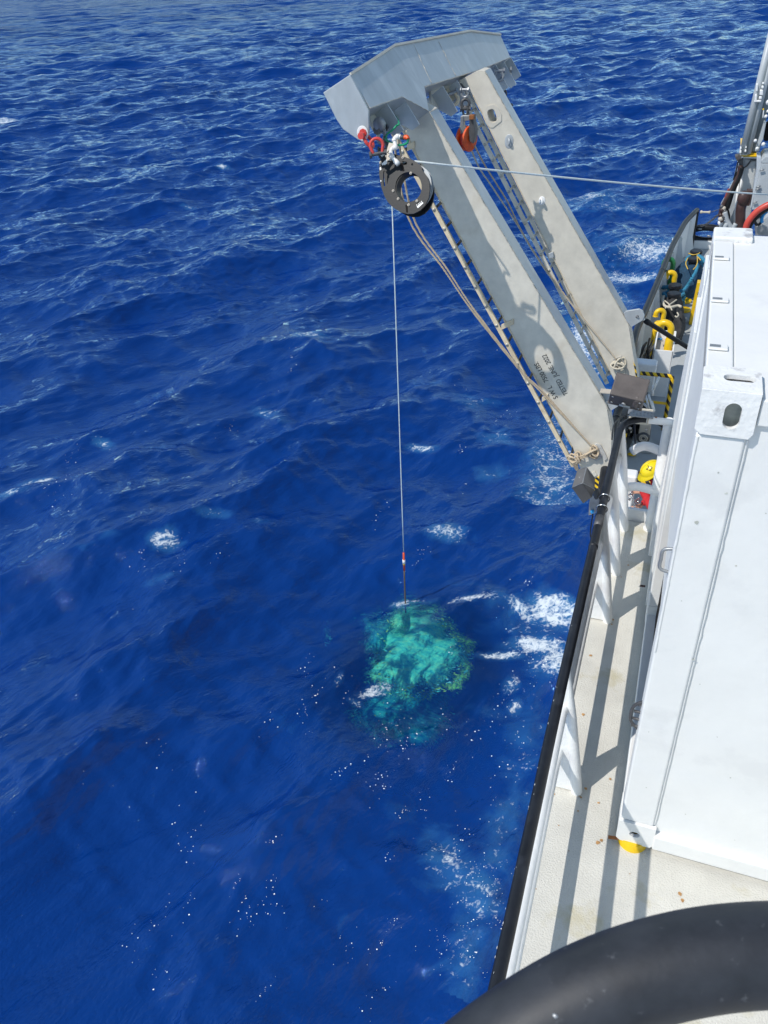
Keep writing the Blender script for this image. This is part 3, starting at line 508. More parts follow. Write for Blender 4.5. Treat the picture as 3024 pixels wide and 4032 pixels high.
# ---------------------------------------------------------------- container
KX = -.030/2.6
def cx(x, z): return x+KX*(z-UD)
def container():
    x0, x1, y0, y1, z0, z1 = .175, 3.3, 2.45, 4.25, UD+.04, 7.8
    t = thing('container', 'white painted shipping container on the upper deck with chipped corner casting', 'container', (x0, y0, UD))
    def bx(name, a, b, m, par=t, bev=.008):
        A = Acc(); V = [(cx(x, z), y, z) for x in (a[0], b[0]) for y in (a[1], b[1]) for z in (a[2], b[2])]
        A.add(V, [(0, 1, 3, 2), (4, 6, 7, 5), (0, 4, 5, 1), (2, 3, 7, 6), (0, 2, 6, 4), (1, 5, 7, 3)]); return A.build(name, m, par, bevel=bev)
    W = .158
    bx('side_wall', (x0+W-.01, y0+.018, z0+.08), (x1, y0+.06, z1-.03), cont_white)
    bx('corner_post', (x0, y0, z0+.16), (x0+W, y0+.16, z1-.16), cont_white, bev=.012)
    bx('corner_post', (x0, y1-.16, z0+.16), (x0+.16, y1, z1-.16), cont_white)
    # weld seam between post and wall, irregular
    n = 60; zz = np.linspace(z0+.17, z1-.17, n)
    smoothed(Acc().tube([(cx(x0+W+.003, z)+rng.normal(0, .0006), y0+.014, z) for z in zz], [.0048+.0012*rng.random() for _ in zz], 8).build('weld_seam', cont_white, t, True), 80)
    n = 40; smoothed(Acc().tube([(cx(x0+.006, z)+rng.normal(0, .0006), y0+.003, z) for z in np.linspace(6.6, z1-.17, n)], [.0055+.0015*rng.random() for _ in range(n)], 8).build('weld_seam', cont_white, t, True), 80)
    # roof, its edge rail with lashing pockets
    bx('roof', (x0+.09, y0+.1, z1-.05), (x1, y1-.02, z1-.015), cont_white)
    bx('roof_rail', (x0+.0, y0+.17, z1-.10), (x0+.09, y1-.17, z1-.004), cont_white)
    bx('roof_rail', (x0+.175, y0, z1-.11), (x1, y0+.1, z1-.012), cont_white)
    for y in (2.80, 3.27, 3.80):
        c = bx('lashing_pocket', (x0+.002, y-.022, z1-.002), (x0+.07, y+.022, z1+.007), cont_white)
        bx('slot', (x0+.008, y-.010, z1+.006), (x0+.045, y+.012, z1+.0078), steel, c, 0)
    bx('bottom_rail', (x0+.17, y0-.02, z0), (x1, y0+.07, z0+.11), cont_white)
    bx('end_bottom_rail', (x0, y0+.17, z0), (x0+.08, y1, z0+.085), white)
    bx('end_top_rail', (x0, y0+.16, z1-.12), (x0+.05, y1-.1, z1-.02), cont_white)
    bx('doorway_shade', (x0+.06, y0+.15, z0+.08), (x0+.075, y1-.05, z1-.12), matt)  # flat black panel painted in for the shade inside the open container
    bx('end_panel', (x0+.01, y0+.16, 6.55), (x0+.055, y1-.1, z1-.10), cont_white)
    # corner castings with real holes
    def casting(cz, cy, top, name='corner_casting'):
        w_, d_, h_ = .172, .17, .165
        a = (x0-.008, cy-.008, cz-h_/2); 
        def fpt(px_, pz_): return (cx(px_, pz_), cy-.010, pz_)
        xm, zm = x0+w_/2+.012, cz-.005
        hole = [(xm+.026*math.cos(a_)*1.0, zm+(.020 if math.sin(a_) > 0 else -.020)*1+.028*math.sin(a_)) for a_ in np.linspace(.05, 6.33, 28)[:-1]] if top else [(xm-.02+.026*math.cos(a_), zm+.022*math.sin(a_)) for a_ in np.linspace(0, 6.28, 24)[:-1]]
        O = [(x0-.008, cz-h_/2+.02), (x0+.012, cz-h_/2), (x0+w_-.012, cz-h_/2), (x0+w_, cz-h_/2+.02), (x0+w_, cz+h_/2), (x0-.008, cz+h_/2)]
        c = holed([fpt(*p) for p in O], [[fpt(*p) for p in hole]], (0, -1, 0), .02, name, chipped if top else cont_white, t)
        A = Acc(); bx('block', (x0-.006, cy+.058, cz-h_/2+.004), (x0+w_-.002, cy+d_, cz+h_/2-(.055 if top else .004)), cont_white, c, .004)
        bx('lip', (x0-.006, cy+.011, cz-h_/2+.004), (x0+.02, cy+.06, cz+h_/2-.004), cont_white, c, 0); bx('lip', (x0+w_-.03, cy+.011, cz-h_/2+.004), (x0+w_-.002, cy+.06, cz+h_/2-.004), cont_white, c, 0)
        bx('inner', (x0+.02, cy+.05, cz-h_/2+.01), (x0+w_-.03, cy+.056, cz+h_/2-.01), bleed if top else dsteel, c, 0)
        return c
    c = casting(z1-.072, y0, True)
    z = z1+.0145
    O = [(x0-.008, y0-.008), (x0+.172, y0-.008), (x0+.172, y0+.15), (x0+.16, y0+.17), (x0+.01, y0+.17), (x0-.008, y0+.15)]
    H = [(x0+.105+(.030 if math.cos(a) > 0 else -.030)+.020*math.cos(a), y0+.085+.024*math.sin(a)) for a in np.linspace(.05, 6.33, 24)[:-1]]
    holed([(cx(p[0], z), p[1], z) for p in O], [[(cx(p[0], z), p[1], z) for p in H]], (0, 0, 1), .016, 'top_plate', chipped, c)
    for s_ in ((x0-.006, x0+.01), (x0+.158, x0+.170)): bx('lip', (s_[0], y0+.06, z-.06), (s_[1], y0+.168, z-.016), cont_white, c, 0)
    bx('lip', (x0-.006, y0+.15, z-.06), (x0+.17, y0+.168, z-.016), cont_white, c, 0)
    bx('top_recess', (x0+.01, y0+.02, z-.045), (x0+.165, y0+.155, z-.040), bleed, c, 0)
    casting(z0+.075, y0, False)
    bx('corner_casting', (x0-.004, y1-.16, z1-.15), (x0+.175, y1+.01, z1+.012), chipped, bev=.01)
    bx('corner_casting', (x0-.004, y1-.16, z0), (x0+.175, y1+.01, z0+.16), cont_white, bev=.01)
    for px_, pz_, s_ in ((.31, 7.42, .006), (.235, 7.28, .009), (.40, 7.1, .004), (.62, 6.9, .008), (.50, 6.15, .003), (.33, 6.6, .006), (.72, 6.3, .004), (.27, 7.5, .004), (.45, 7.35, .003), (.80, 7.0, .005), (.24, 6.9, .003), (.38, 6.45, .003), (.60, 5.9, .004), (.26, 5.7, .004), (.46, 5.55, .003), (.70, 5.45, .003), (.22, 6.1, .003)):
        n = 9; A = Acc(); V = [(cx(px_, pz_)+s_*(.6+.7*rng.random())*math.cos(i*6.283/n), y0-.0015 if px_ < x0+W else y0+.0165, pz_+s_*(.5+.7*rng.random())*math.sin(i*6.283/n)) for i in range(n)]; A.add(V, [tuple(range(n))]).build('paint_chip', bleed, t)
    # grab handles on the end
    def loop(y, z, h, par=t, dx=.0):
        bx_ = cx(x0, z); return Acc().tube(smooth_path([(bx_+.04, y, z), (bx_-.028+dx, y, z+.01), (bx_-.035+dx, y, z+h*.5), (bx_-.028+dx, y, z+h-.01), (bx_+.04, y, z+h)], 5), .007, 8).build('grab_handle', steel, par, True)
    loop(y0+.06, 6.98, .12)
    for i in range(4): Acc().cyl((cx(x0, 6)-.03, y0+.10, 6.0+i*.05), (cx(x0, 6)+.03, y0+.10, 6.0+i*.05), .007, 8).build('latch_bar', dsteel, t, True)
    Acc().tube(smooth_path([(cx(x0, 6)+.01, y0+.10, 5.98), (cx(x0, 6)-.035, y0+.10, 6.03), (cx(x0, 6)-.035, y0+.10, 6.13), (cx(x0, 6)+.01, y0+.10, 6.18)], 4), .008, 8).build('latch_bow', dsteel, t, True)
    # open door leaf seen on its edge, with hinge barrels
    ys = 4.80; lf = Acc().prism([(.136, ys, UD+.06), (.228, ys, UD+.06), (.250, ys, 7.33), (.160, ys, 7.33)], (0, .55, 0)).build('door_leaf', white, t, bevel=.006)
    for px, py in ((2722, 1617), (2664, 1884), (2614, 2126)):
        p = at(px, py, y=ys-.012); Acc().cyl(p+[0, 0, -.075], p+[0, 0, .075], .009, 10).build('hinge', steel, lf, True)
    Acc().prism([(.232, ys+.03, UD+.06), (.30, ys+.03, UD+.06), (.31, ys+.03, 7.3), (.254, ys+.03, 7.3)], (0, .02, 0)).build('door_frame', cont_white, t)
    bx('frame_strip', (x0-.012, y1+.02, z0), (x0+.05, ys, 7.25), cont_white, t, .004)
    # yellow deck fitting the corner stands on
    c = at(2487, 3330, z=UD); k = thing('deck_fitting', 'yellow round container foot under the white bottom corner', 'deck fitting', (c[0], c[1], UD))
    cc = np.array([c[0]-.0, y0+.03, UD]); smoothed(Acc().tube([cc+[0, 0, .0], cc+[0, 0, .02], cc+[0, 0, .038]], [.075, .07, .06], 24).build('base', yellow, k, True)); box('lock_pin', cc+[0, -.05, .02], (.03, .02, .02), rust, k, .003)
    p = at(2395, 3296, z=UD+.03); tag(Acc().cyl(p+[-.0, 0, 0], p+[.05, .01, 0], .009, 8).build('steel_stub', rust), 'short rusty pin sticking out beside the container foot', 'pin')
    p = at(2520, 2306, z=UD+.12); tag(Acc().cyl(p, p+[.035, .003, 0], .008, 8).build('steel_stub', brownp), 'short brown pipe end sticking out of the container base further along', 'pin')
container()
# ---------------------------------------------------------------- near handrail
def handrail():
    d = .50; pts = [(1230, 4960), (1450, 4600), (1730, 4305), (2050, 4060), (2400, 3880), (2800, 3775), (3250, 3755), (3800, 3790), (4600, 3840)]
    P = [CAM+ray(a, b)*(d-.02*i*0) for i, (a, b) in enumerate(pts)]
    t = thing('handrail', 'thick black handrail curving across the bottom right corner in front', 'handrail', P[4])
    r = np.interp(range(len(smooth_path(P, 10))), [0, 40, 89], [.0262, .030, .0325])
    Acc().tube(smooth_path(P, 10), list(r), 40).build('rail_tube', nearblack, t, True)
    A = Acc(); c = P[3]-ray(2000, 4000)*.0; c = at(2187, 3998, y=P[3][1]-.02) if False else CAM+ray(2187, 3998)*.4755
    A.ball(c, .0022, 8, (1.2, 1, .8)); A.build('paint_fleck', steel, t, True)
handrail()
# ---------------------------------------------------------------- A-frame
YN, YF = 9.162, 10.95
a0 = at(1690, 438, y=YN); b0 = at(2329, 1493, y=YN); LD = (a0-b0)/np.linalg.norm(a0-b0); LN = np.cross([0, 1, 0], LD); LN /= np.linalg.norm(LN)
if LN[2] < 0: LN = -LN
def aframe():
    t = thing('a_frame', 'aluminium launching frame leaning out over the water with a boxy head beam', 'a-frame', (-.5, 10, 2.8))
    def leg(pix, y, th, holes=()):
        P = [at(*p, y=y) for p in pix]; H = [[at(*p, y=y) for p in h] for h in holes]
        l = holed(P, H, (0, -1, 0), th, 'leg', alu, t); return l, P
    near = [Z1(700, 752), Z1(630, 705), Z1(575, 640), Z1(672, 530)]+[(1690+(2387-1690)*k, 442+(1596-442)*k) for k in (0, .2, .4, .6, .8, 1)]+[(2408, 1722), (2402, 1830), (2384, 1890), (2350, 1938), (2318, 1938), (2256, 1762), (1600, 530)]
    ln, PN = leg(near, YN, .30)
    far = [Z1(1060, 415), Z1(1140, 372), Z1(1200, 345)]+[(1908+(2474-1908)*k, 280+(1276-280)*k) for k in (0, .2, .4, .6, .8, 1)]+[(2489, 1373), (2507, 1481), (2512, 1560), (2470, 1610), (2402, 1463), (1863, 375)]
    def rr(cxp, cyp, w_, h_, ang, n=24):
        out = []
        for a in np.linspace(0, 6.283, n, endpoint=False):
            x = w_*math.copysign(abs(math.cos(a))**.7, math.cos(a)); y = h_*math.copysign(abs(math.sin(a))**.7, math.sin(a)); out.append((cxp+x*math.cos(ang)-y*math.sin(ang), cyp+x*math.sin(ang)+y*math.cos(ang)))
        return out
    hc = Z3(790, 850)
    lf, PF = leg(far, YF, .30, [rr(*hc, 15, 26, -.28)])
    # raised doubler round the slot
    pl = [Z3(*p) for p in ((700, 735), (740, 715), (810, 700), (860, 735), (910, 830), (910, 920), (800, 1005), (760, 1003), (705, 940), (690, 800))]
    holed([at(*p, y=YF-.008) for p in pl], [[at(*p, y=YF-.008) for p in rr(*hc, 17, 28, -.28)]], (0, -1, 0), .008, 'doubler_plate', alu, lf)
    # weld beads along the inboard corners
    for P, y, l, i0, i1 in ((PN, YN, ln, 4, 11), (PF, YF, lf, 3, 10)):
        path = smooth_path(P[i0:i1], 26); A = Acc().tube([p+[.002, -.002, .002]+rng.normal(0, .0018, 3) for p in path], [.004+.004*rng.random() for _ in path], 6); A.build('weld_bead', weldm, l, True)
    for P, y, l, seg in ((PN, YN, ln, (-2, None)), (PF, YF, lf, (-2, None))):
        path = smooth_path(P[seg[0]:], 70); A = Acc().tube([p+[-.004, -.003, 0]+rng.normal(0, .002, 3) for p in path], [.005+.003*rng.random() for _ in path], 6); A.build('weld_bead', alu_tan, l, True)
    # sheets that make the inboard (upper) face of each leg, a little proud
    def topsheet(P, i0, i1, th, l):
        V = []; Fc = []
        for i in range(i0, i1):
            p = P[i]; V += [p+LN*.004+[0, .012, 0], p+LN*.004+[0, th+.01, 0]]
        k = len(V)//2; Fc = [(2*i, 2*i+1, 2*i+3, 2*i+2) for i in range(k-1)]
        mk('face_sheet', V, Fc, alu_top, l)
    topsheet(PN, 4, 10, .29, ln); topsheet(PF, 3, 9, .29, lf)
    # cleat plates, knots' seats and small fittings on the legs
    def patch(l, pix, y, m, th=.006, name='plate'):
        P = [at(*p, y=y-.001) for p in pix]; return holed(P, [], (0, -1, 0), -th if False else th, name, m, l)
    def pad(l, pix, y, m, th=.012, name='plate'): return Acc().prism([at(*p, y=y-.001) for p in pix], (0, -th, 0)).build(name, m, l, bevel=.003)
    pad(ln, [Z5(*p) for p in ((480, 1310), (520, 1285), (560, 1300), (600, 1370), (630, 1440), (600, 1465), (575, 1400), (560, 1440), (520, 1470), (470, 1440))], YN, chip, .02)
    pad(lf, [Z5(*p) for p in ((690, 420), (770, 390), (810, 480), (815, 520), (740, 550), (690, 490))], YF, chip, .02)
    pad(lf, [Z4(*p) for p in ((930, 325), (960, 315), (965, 350), (935, 358))], YF, alu_top, .03, 'lug')
    pad(ln, [Z5(*p) for p in ((460, 1590), (500, 1570), (525, 1610), (480, 1640))], YN, alu, .012, 'lug')
    q = at(*Z3(1010, 1185), y=YF); Acc().torus(q-np.array([0, .01, 0]), (1, .4, 0), .035, .012, 16, 8).build('weld_eye', alu_top, lf, True); Acc().ball(q, .075, 14, (.8, .06, 1.2)).build('ground_patch', alu_top, lf, True)
    q = at(*Z3(1440, 1960), y=YF); Acc().torus(q-np.array([0, .03, 0]), (1, .5, .3), .035, .012, 16, 8).build('weld_eye', white, lf, True); Acc().ball(q, .06, 12, (.8, .08, 1)).build('ground_patch', white, lf, True)
    # ram brackets
    def bracket(l, pix, y, pin):
        Acc().prism([at(*p, y=y+.09) for p in pix], (0, .03, 0)).build('bracket', alu_top, l, bevel=.004); b = Acc().prism([at(*p, y=y+.0) for p in pix], (0, .035, 0)).build('bracket', alu_top, l, bevel=.004)
        p = at(*pin, y=y-.004); Acc().cyl(p, p+[0, .16, 0], .022, 14).build('pivot_pin', dsteel, b, True); box('keeper', p+[0, -.006, 0], (.05, .012, .02), steel, b, .002, Matrix.Rotation(.5, 3, 'Y'))
    bracket(lf, [Z4(*p) for p in ((1420, 720), (1435, 706), (1520, 692), (1545, 705), (1556, 735), (1545, 765), (1470, 810), (1435, 765))], YF-.02, Z4(1508, 742))
    bracket(ln, [Z4(*p) for p in ((1278, 1240), (1285, 1225), (1400, 1225), (1440, 1240), (1440, 1290), (1335, 1358), (1308, 1310))], YN+.06, Z4(1420, 1270))
    box('bracket_flange', at(*Z4(1335, 1232), y=YN+.02), (.26, .10, .02), beige, ln, .003)
    # hazard bands on the feet and the main-deck foot of the near leg
    hz = stripes('hazard_tape_foot', *YB, (.75, 0, 1), .085)
    pad(ln, [(2300, 1934), (2304, 1912), (2346, 1880), (2386, 1862), (2384, 1892), (2352, 1932), (2330, 1945)], YN, hz, .01, 'hazard_band')
    pad(lf, [(2494, 1425), (2503, 1440), (2510, 1485), (2504, 1485)], YF, hz, .01, 'hazard_band')
    # stencilled test marking
    o1 = at(*Z4(992, 1272), y=YN-.003); e1 = at(*Z4(858, 1035), y=YN-.003); ux = e1-o1; ux /= np.linalg.norm(ux); uy = np.cross([0, -1, 0], ux); uy = -uy if uy[0] > 0 else uy
    L1 = np.linalg.norm(e1-o1); o2 = at(*Z4(1058, 1248), y=YN-.003); e2 = at(*Z4(912, 985), y=YN-.003); L2 = np.linalg.norm(e2-o2)
    for s_, o_, L_, e_ in (('S W L   7500 LBS.', o1, L1, e1), ('TESTED  JUNE. 2022', o2, L2, e2)):
        u = (e_-o_)/np.linalg.norm(e_-o_); v = np.cross([0, -1, 0], u); v = v if v[0] < 0 else -v
        tx = text('load_marking', s_, letter, ln, o_, u, v, .062); xs = [Vector(v_.co).dot(Vector(u)) for v_ in tx.data.vertices]; k = L_/(max(xs)-min(xs)); O = Vector(o_)-Vector(org(ln))
        for v_ in tx.data.vertices: d = v_.co-O; a_ = d.dot(Vector(u)); v_.co = O+d+Vector(u)*(a_*(k-1))
    # head beam
    P0 = a0+LN*.0
    pix = [(1383, 292), (1552, 180), (1621, 167), (1850, 123), (1970, 137), (2010, 226), (1887, 275), (1672, 340), (1690, 438), (1586, 383), (1455, 430)]
    PT = [on(*p, P0, LN) for p in pix]; PT[0][1] = PT[-1][1] = 7.80
    bmz = Acc().prism(PT, -LN*.335).build('head_beam', alu_top, t, bevel=.006)
    # welded rim along the outboard edge and the step at mid length
    rim = [PT[0], PT[1], PT[2], PT[3], PT[4]]; r2 = []
    A = Acc()
    for i in range(4):
        a, b = rim[i], rim[i+1]; A.prism([a+LD*-.012+LN*.002, a+LD*.012+LN*.002, b+LD*.012+LN*.002, b-LD*.012+LN*.002], LN*.016)
    A.build('rim_plate', alu, bmz)
    s0 = on(1625, 150, P0, LN); 
    A = Acc()
    for pp in (((1629, 176), (1700, 330)), ((1727, 165), (1795, 300)), ((1455, 426), (1583, 381)), ((1588, 384), (1688, 437)), ((1893, 274), (2008, 227)), ((1674, 342), (1884, 277)), ((1693, 441), (1724, 425))):
        q = [on(*p, P0, LN)+LN*.001 for p in pp]; m_ = [q[0]+(q[1]-q[0])*k+rng.normal(0, .002, 3) for k in np.linspace(0, 1, 16)]; A.tube(m_, [.0028+.002*rng.random() for _ in m_], 6)
    A.build('weld_bead', weldm, bmz, True)
    # near end plate, a separate thicker sheet carrying the red shackle
    ep = [at(*p, y=7.785) for p in ((1277, 363), (1383, 292), (1455, 430), (1457, 520), (1447, 545), (1429, 553), (1412, 547), (1355, 507), (1330, 470))]
    e = Acc().prism(ep, (0, -.03, 0)).build('end_plate', alu_top, bmz, bevel=.006)
    c = at(*Z1(398, 778), y=7.745); Acc().ball(c, .062, 16, (1, .08, 1.15)).build('ground_patch', mat('bare_light_aluminium', (.68, .68, .67), .5), e, True)
    # closing plate behind the end plate's lower edge and the far closing plate
    # web with lobed padeyes below the beam, and stiffening ribs between them
    PW = a0-LN*.20
    def zz(pts, m, name, off=.20, th=.03, hole=None):
        Q = [on(*Z1(*p), a0-LN*off, LN) for p in pts]; return holed(Q, [[on(*Z1(*p), a0-LN*off, LN) for p in hole]] if hole else [], LN, th, name, m, bmz)
    ho = lambda x, y, r=9: [(x+r*math.cos(a), y+r*math.sin(a)) for a in np.linspace(0, 6.283, 12, endpoint=False)]
    zz(((440, 600), (565, 560), (566, 745), (545, 768), (515, 770), (480, 745), (452, 690)), alu, 'padeye', .20, .03)
    zz(((565, 560), (680, 500), (900, 610), (700, 752), (640, 712), (575, 715)), alu, 'padeye', .24, .03, ho(624, 660, 7))
    zz(((862, 440), (948, 440), (948, 560), (932, 592), (905, 608), (893, 600), (872, 560)), alu, 'padeye', .20, .03, ho(906, 556, 9))
    zz(((950, 440), (1046, 400), (1046, 535), (1020, 560), (990, 562), (958, 525)), alu, 'padeye', .20, .03)
    zz(((1048, 400), (1140, 360), (1142, 480), (1122, 500), (1090, 502), (1058, 472)), alu, 'padeye', .20, .03)
    zz(((1280, 310), (1312, 295), (1313, 385), (1298, 395), (1285, 380)), alu, 'padeye', .16, .03)
    zz(((1315, 300), (1366, 275), (1366, 375), (1345, 403), (1318, 385)), alu, 'padeye', .16, .03)
    zz(((1368, 275), (1418, 255), (1414, 330), (1395, 366), (1372, 350)), alu, 'padeye', .16, .03)
    for x0_, y0_, y1_ in ((566, 575, 700), (674, 530, 655), (948, 452, 560), (1047, 412, 520), (1139, 378, 480), (1312, 305, 390), (1367, 282, 365), (1417, 255, 320)):
        p = on(*Z1(x0_, y0_), a0-LN*.03, LN); q = on(*Z1(x0_, y1_), a0-LN*.03, LN); q = p-LD*np.linalg.norm(q-p)
        Acc().prism([p, q, q-LN*.10, p-LN*.30], (0, .016, 0)).build('rib', alu_top, bmz)
    zz(((975, 470), (1010, 460), (1040, 500), (1035, 540), (1000, 560), (975, 530)), alu_tan, 'boss_plate', .17, .012)
    # maintenance ladders outboard of both legs
    def ladder(pix, y, wid, m, rungs, sy=.0, two=True, sw=.055):
        L = Acc(); P = [at(*p, y=y) for p in pix]; d = (P[-1]-P[0]); d /= np.linalg.norm(d); s = np.cross([0, 1, 0], d)
        st0 = None; lad = None
        A = Acc()
        for i in range(len(P)-1): A.prism([P[i]-s*sw*.5, P[i]+s*sw*.5, P[i+1]+s*sw*.5, P[i+1]-s*sw*.5], (0, .03, 0))
        lad = bpy.data.objects.new('ladder', None); C.objects.link(lad); lad.parent = t; ORG[lad.name] = org(t)
        A.build('stringer', m, lad)
        if two: B = Acc(); [B.prism([P[i]-s*sw*.5+[0, wid, 0], P[i]+s*sw*.5+[0, wid, 0], P[i+1]+s*sw*.5+[0, wid, 0], P[i+1]-s*sw*.5+[0, wid, 0]], (0, .03, 0)) for i in range(len(P)-1)]; B.build('stringer', m, lad)
        for (px, py) in rungs:
            p = at(px, py, y=y+.012); Acc().cyl(p, p+[0, wid+.01, 0], .017, 10).build('rung', dsteel if m is alu_tan else alu, lad, True)
            Acc().cyl(p+[0, -.02, 0], p+[0, .01, 0], .021, 12).build('rung', weldm, lad, True)
        return lad
    yl = YN-.03; L1_ = [Z2(590, 400), Z2(850, 830), Z4(80, 0), Z4(210, 70), Z4(340, 310), Z4(610, 780), Z4(760, 1080), Z4(1000, 1550), Z4(1105, 1740)]
    L1_ = [Z2(600, 395), Z2(830, 800), (1712, 905), Z4(340, 318), Z4(600, 770), Z4(760, 1085), Z4(1000, 1550), Z4(1105, 1745)]
    rg = [Z2(800, 800), (1700, 880), (1751, 892), Z4(330, 300), Z4(408, 452), Z4(490, 603), Z4(567, 748), Z4(643, 892), Z4(715, 1020), Z4(790, 1160), Z4(860, 1298), Z4(930, 1425), Z4(998, 1555), Z4(1066, 1675)]
    rg = [Z2(800, 800), Z4(245, 148), Z4(330, 300), Z4(408, 452), Z4(490, 603), Z4(567, 748), Z4(643, 892), Z4(715, 1020), Z4(790, 1160), Z4(860, 1298), Z4(930, 1425), Z4(998, 1555), Z4(1066, 1675)]
    L1_ = [(1530, 492), (2257, 1837)]; rg = [(1545+(2243-1545)*k/17, 520+(1811-520)*k/17) for k in range(18)]
    l1 = ladder(L1_, yl-.0, .34, alu_tan, rg)
    # brackets between ladder and leg
    for p, q in ((Z4(620, 812), Z4(700, 775)), (Z4(885, 1285), Z4(925, 1262)), (Z2(840, 760), Z2(960, 700))):
        a = at(*p, y=yl-.01); b = at(*q, y=YN-.02); v = np.array([0, 0, .035]); Acc().prism([a-v, b-v, b+v, a+v], (0, .02, 0)).build('ladder_bracket', alu_tan, t, bevel=.003)
    yf = YF-.06; L2_ = [Z3(470, 640), Z3(620, 1080), Z3(760, 1350), Z3(890, 1600), Z3(1010, 1860), Z4(730, 60), Z4(860, 310), Z4(970, 545), Z4(1080, 770), Z4(1210, 1010), Z4(1310, 1190)]
    r2 = [Z3(500, 790), Z3(625, 1080), Z3(755, 1345), Z3(890, 1605), Z3(1010, 1860), Z4(732, 62), Z4(792, 185), Z4(852, 305), Z4(912, 430), Z4(968, 548), Z4(1024, 662), Z4(1080, 773), Z4(1136, 882), Z4(1192, 990), Z4(1248, 1100), Z4(1300, 1195)]
    L2_ = [(1806, 365), (2390, 1512)]; r2 = [(1815+(2382-1815)*k/18, 383+(1496-383)*k/18) for k in range(19)]
    ladder(L2_, yf, .30, alu, r2)
    return t
AF = aframe()
# hydraulic rams and their deck feet
def rams():
    for (p0, p1, lab) in ((at(*Z4(1530, 748), y=YF+.05), at(2715, 1372, y=YF+.35), 'black hydraulic ram reaching from the far leg of the frame down to the deck'), (at(2440, 1560, y=YN+.12), None, 'black hydraulic ram running inboard from the near leg under the white cross rail')):
        if p1 is None: p1 = at(2700, 1735, y=YN+.3)
        v = (p1-p0); v /= np.linalg.norm(v); p2 = p1+v*.6; t = thing('hydraulic_ram', lab, 'hydraulic ram', p0, 'rams of the launching frame')
        Acc().cyl(p0-v*.03, p0+v*.12, .020, 14).build('rod', chrome, t, True); smoothed(Acc().tube([p0+v*.08, p0+v*.1, p0+v*.16, p0+v*.17, p2], [.030, .040, .040, .034, .034], 18).build('barrel', blackm, t, True))
        Acc().torus(p0, (0, 1, 0), .035, .02, 18, 8).build('rod_eye', steel, t, True)
    c = at(2522, 1735, z=MD+.12); c = np.array([c[0], c[1], MD]); c = np.array([-.10, 11.55, MD])
    t = thing('frame_footing', 'stepped grey steel footing with a bolted bearing on the main deck', 'footing', c)
    for i, (w_, h_) in enumerate(((.36, .05), (.32, .05), (.28, .06))): box('base_step', c+[0, 0, .03+i*.06], (w_, w_*.9, h_), mdeck, t, .006)
    box('bearing_block', c+[.02, .0, .34], (.17, .22, .36), beige, t, .015); Acc().cyl(c+[.02, -.13, .26], c+[.02, .14, .26], .10, 24).build('bearing', dsteel, t, True)
    for r in (.06, .035): Acc().torus(c+[.02, -.135, .26], (0, 1, 0), r, .010, 20, 6).build('bearing_ring', beige, t, True)
rams()
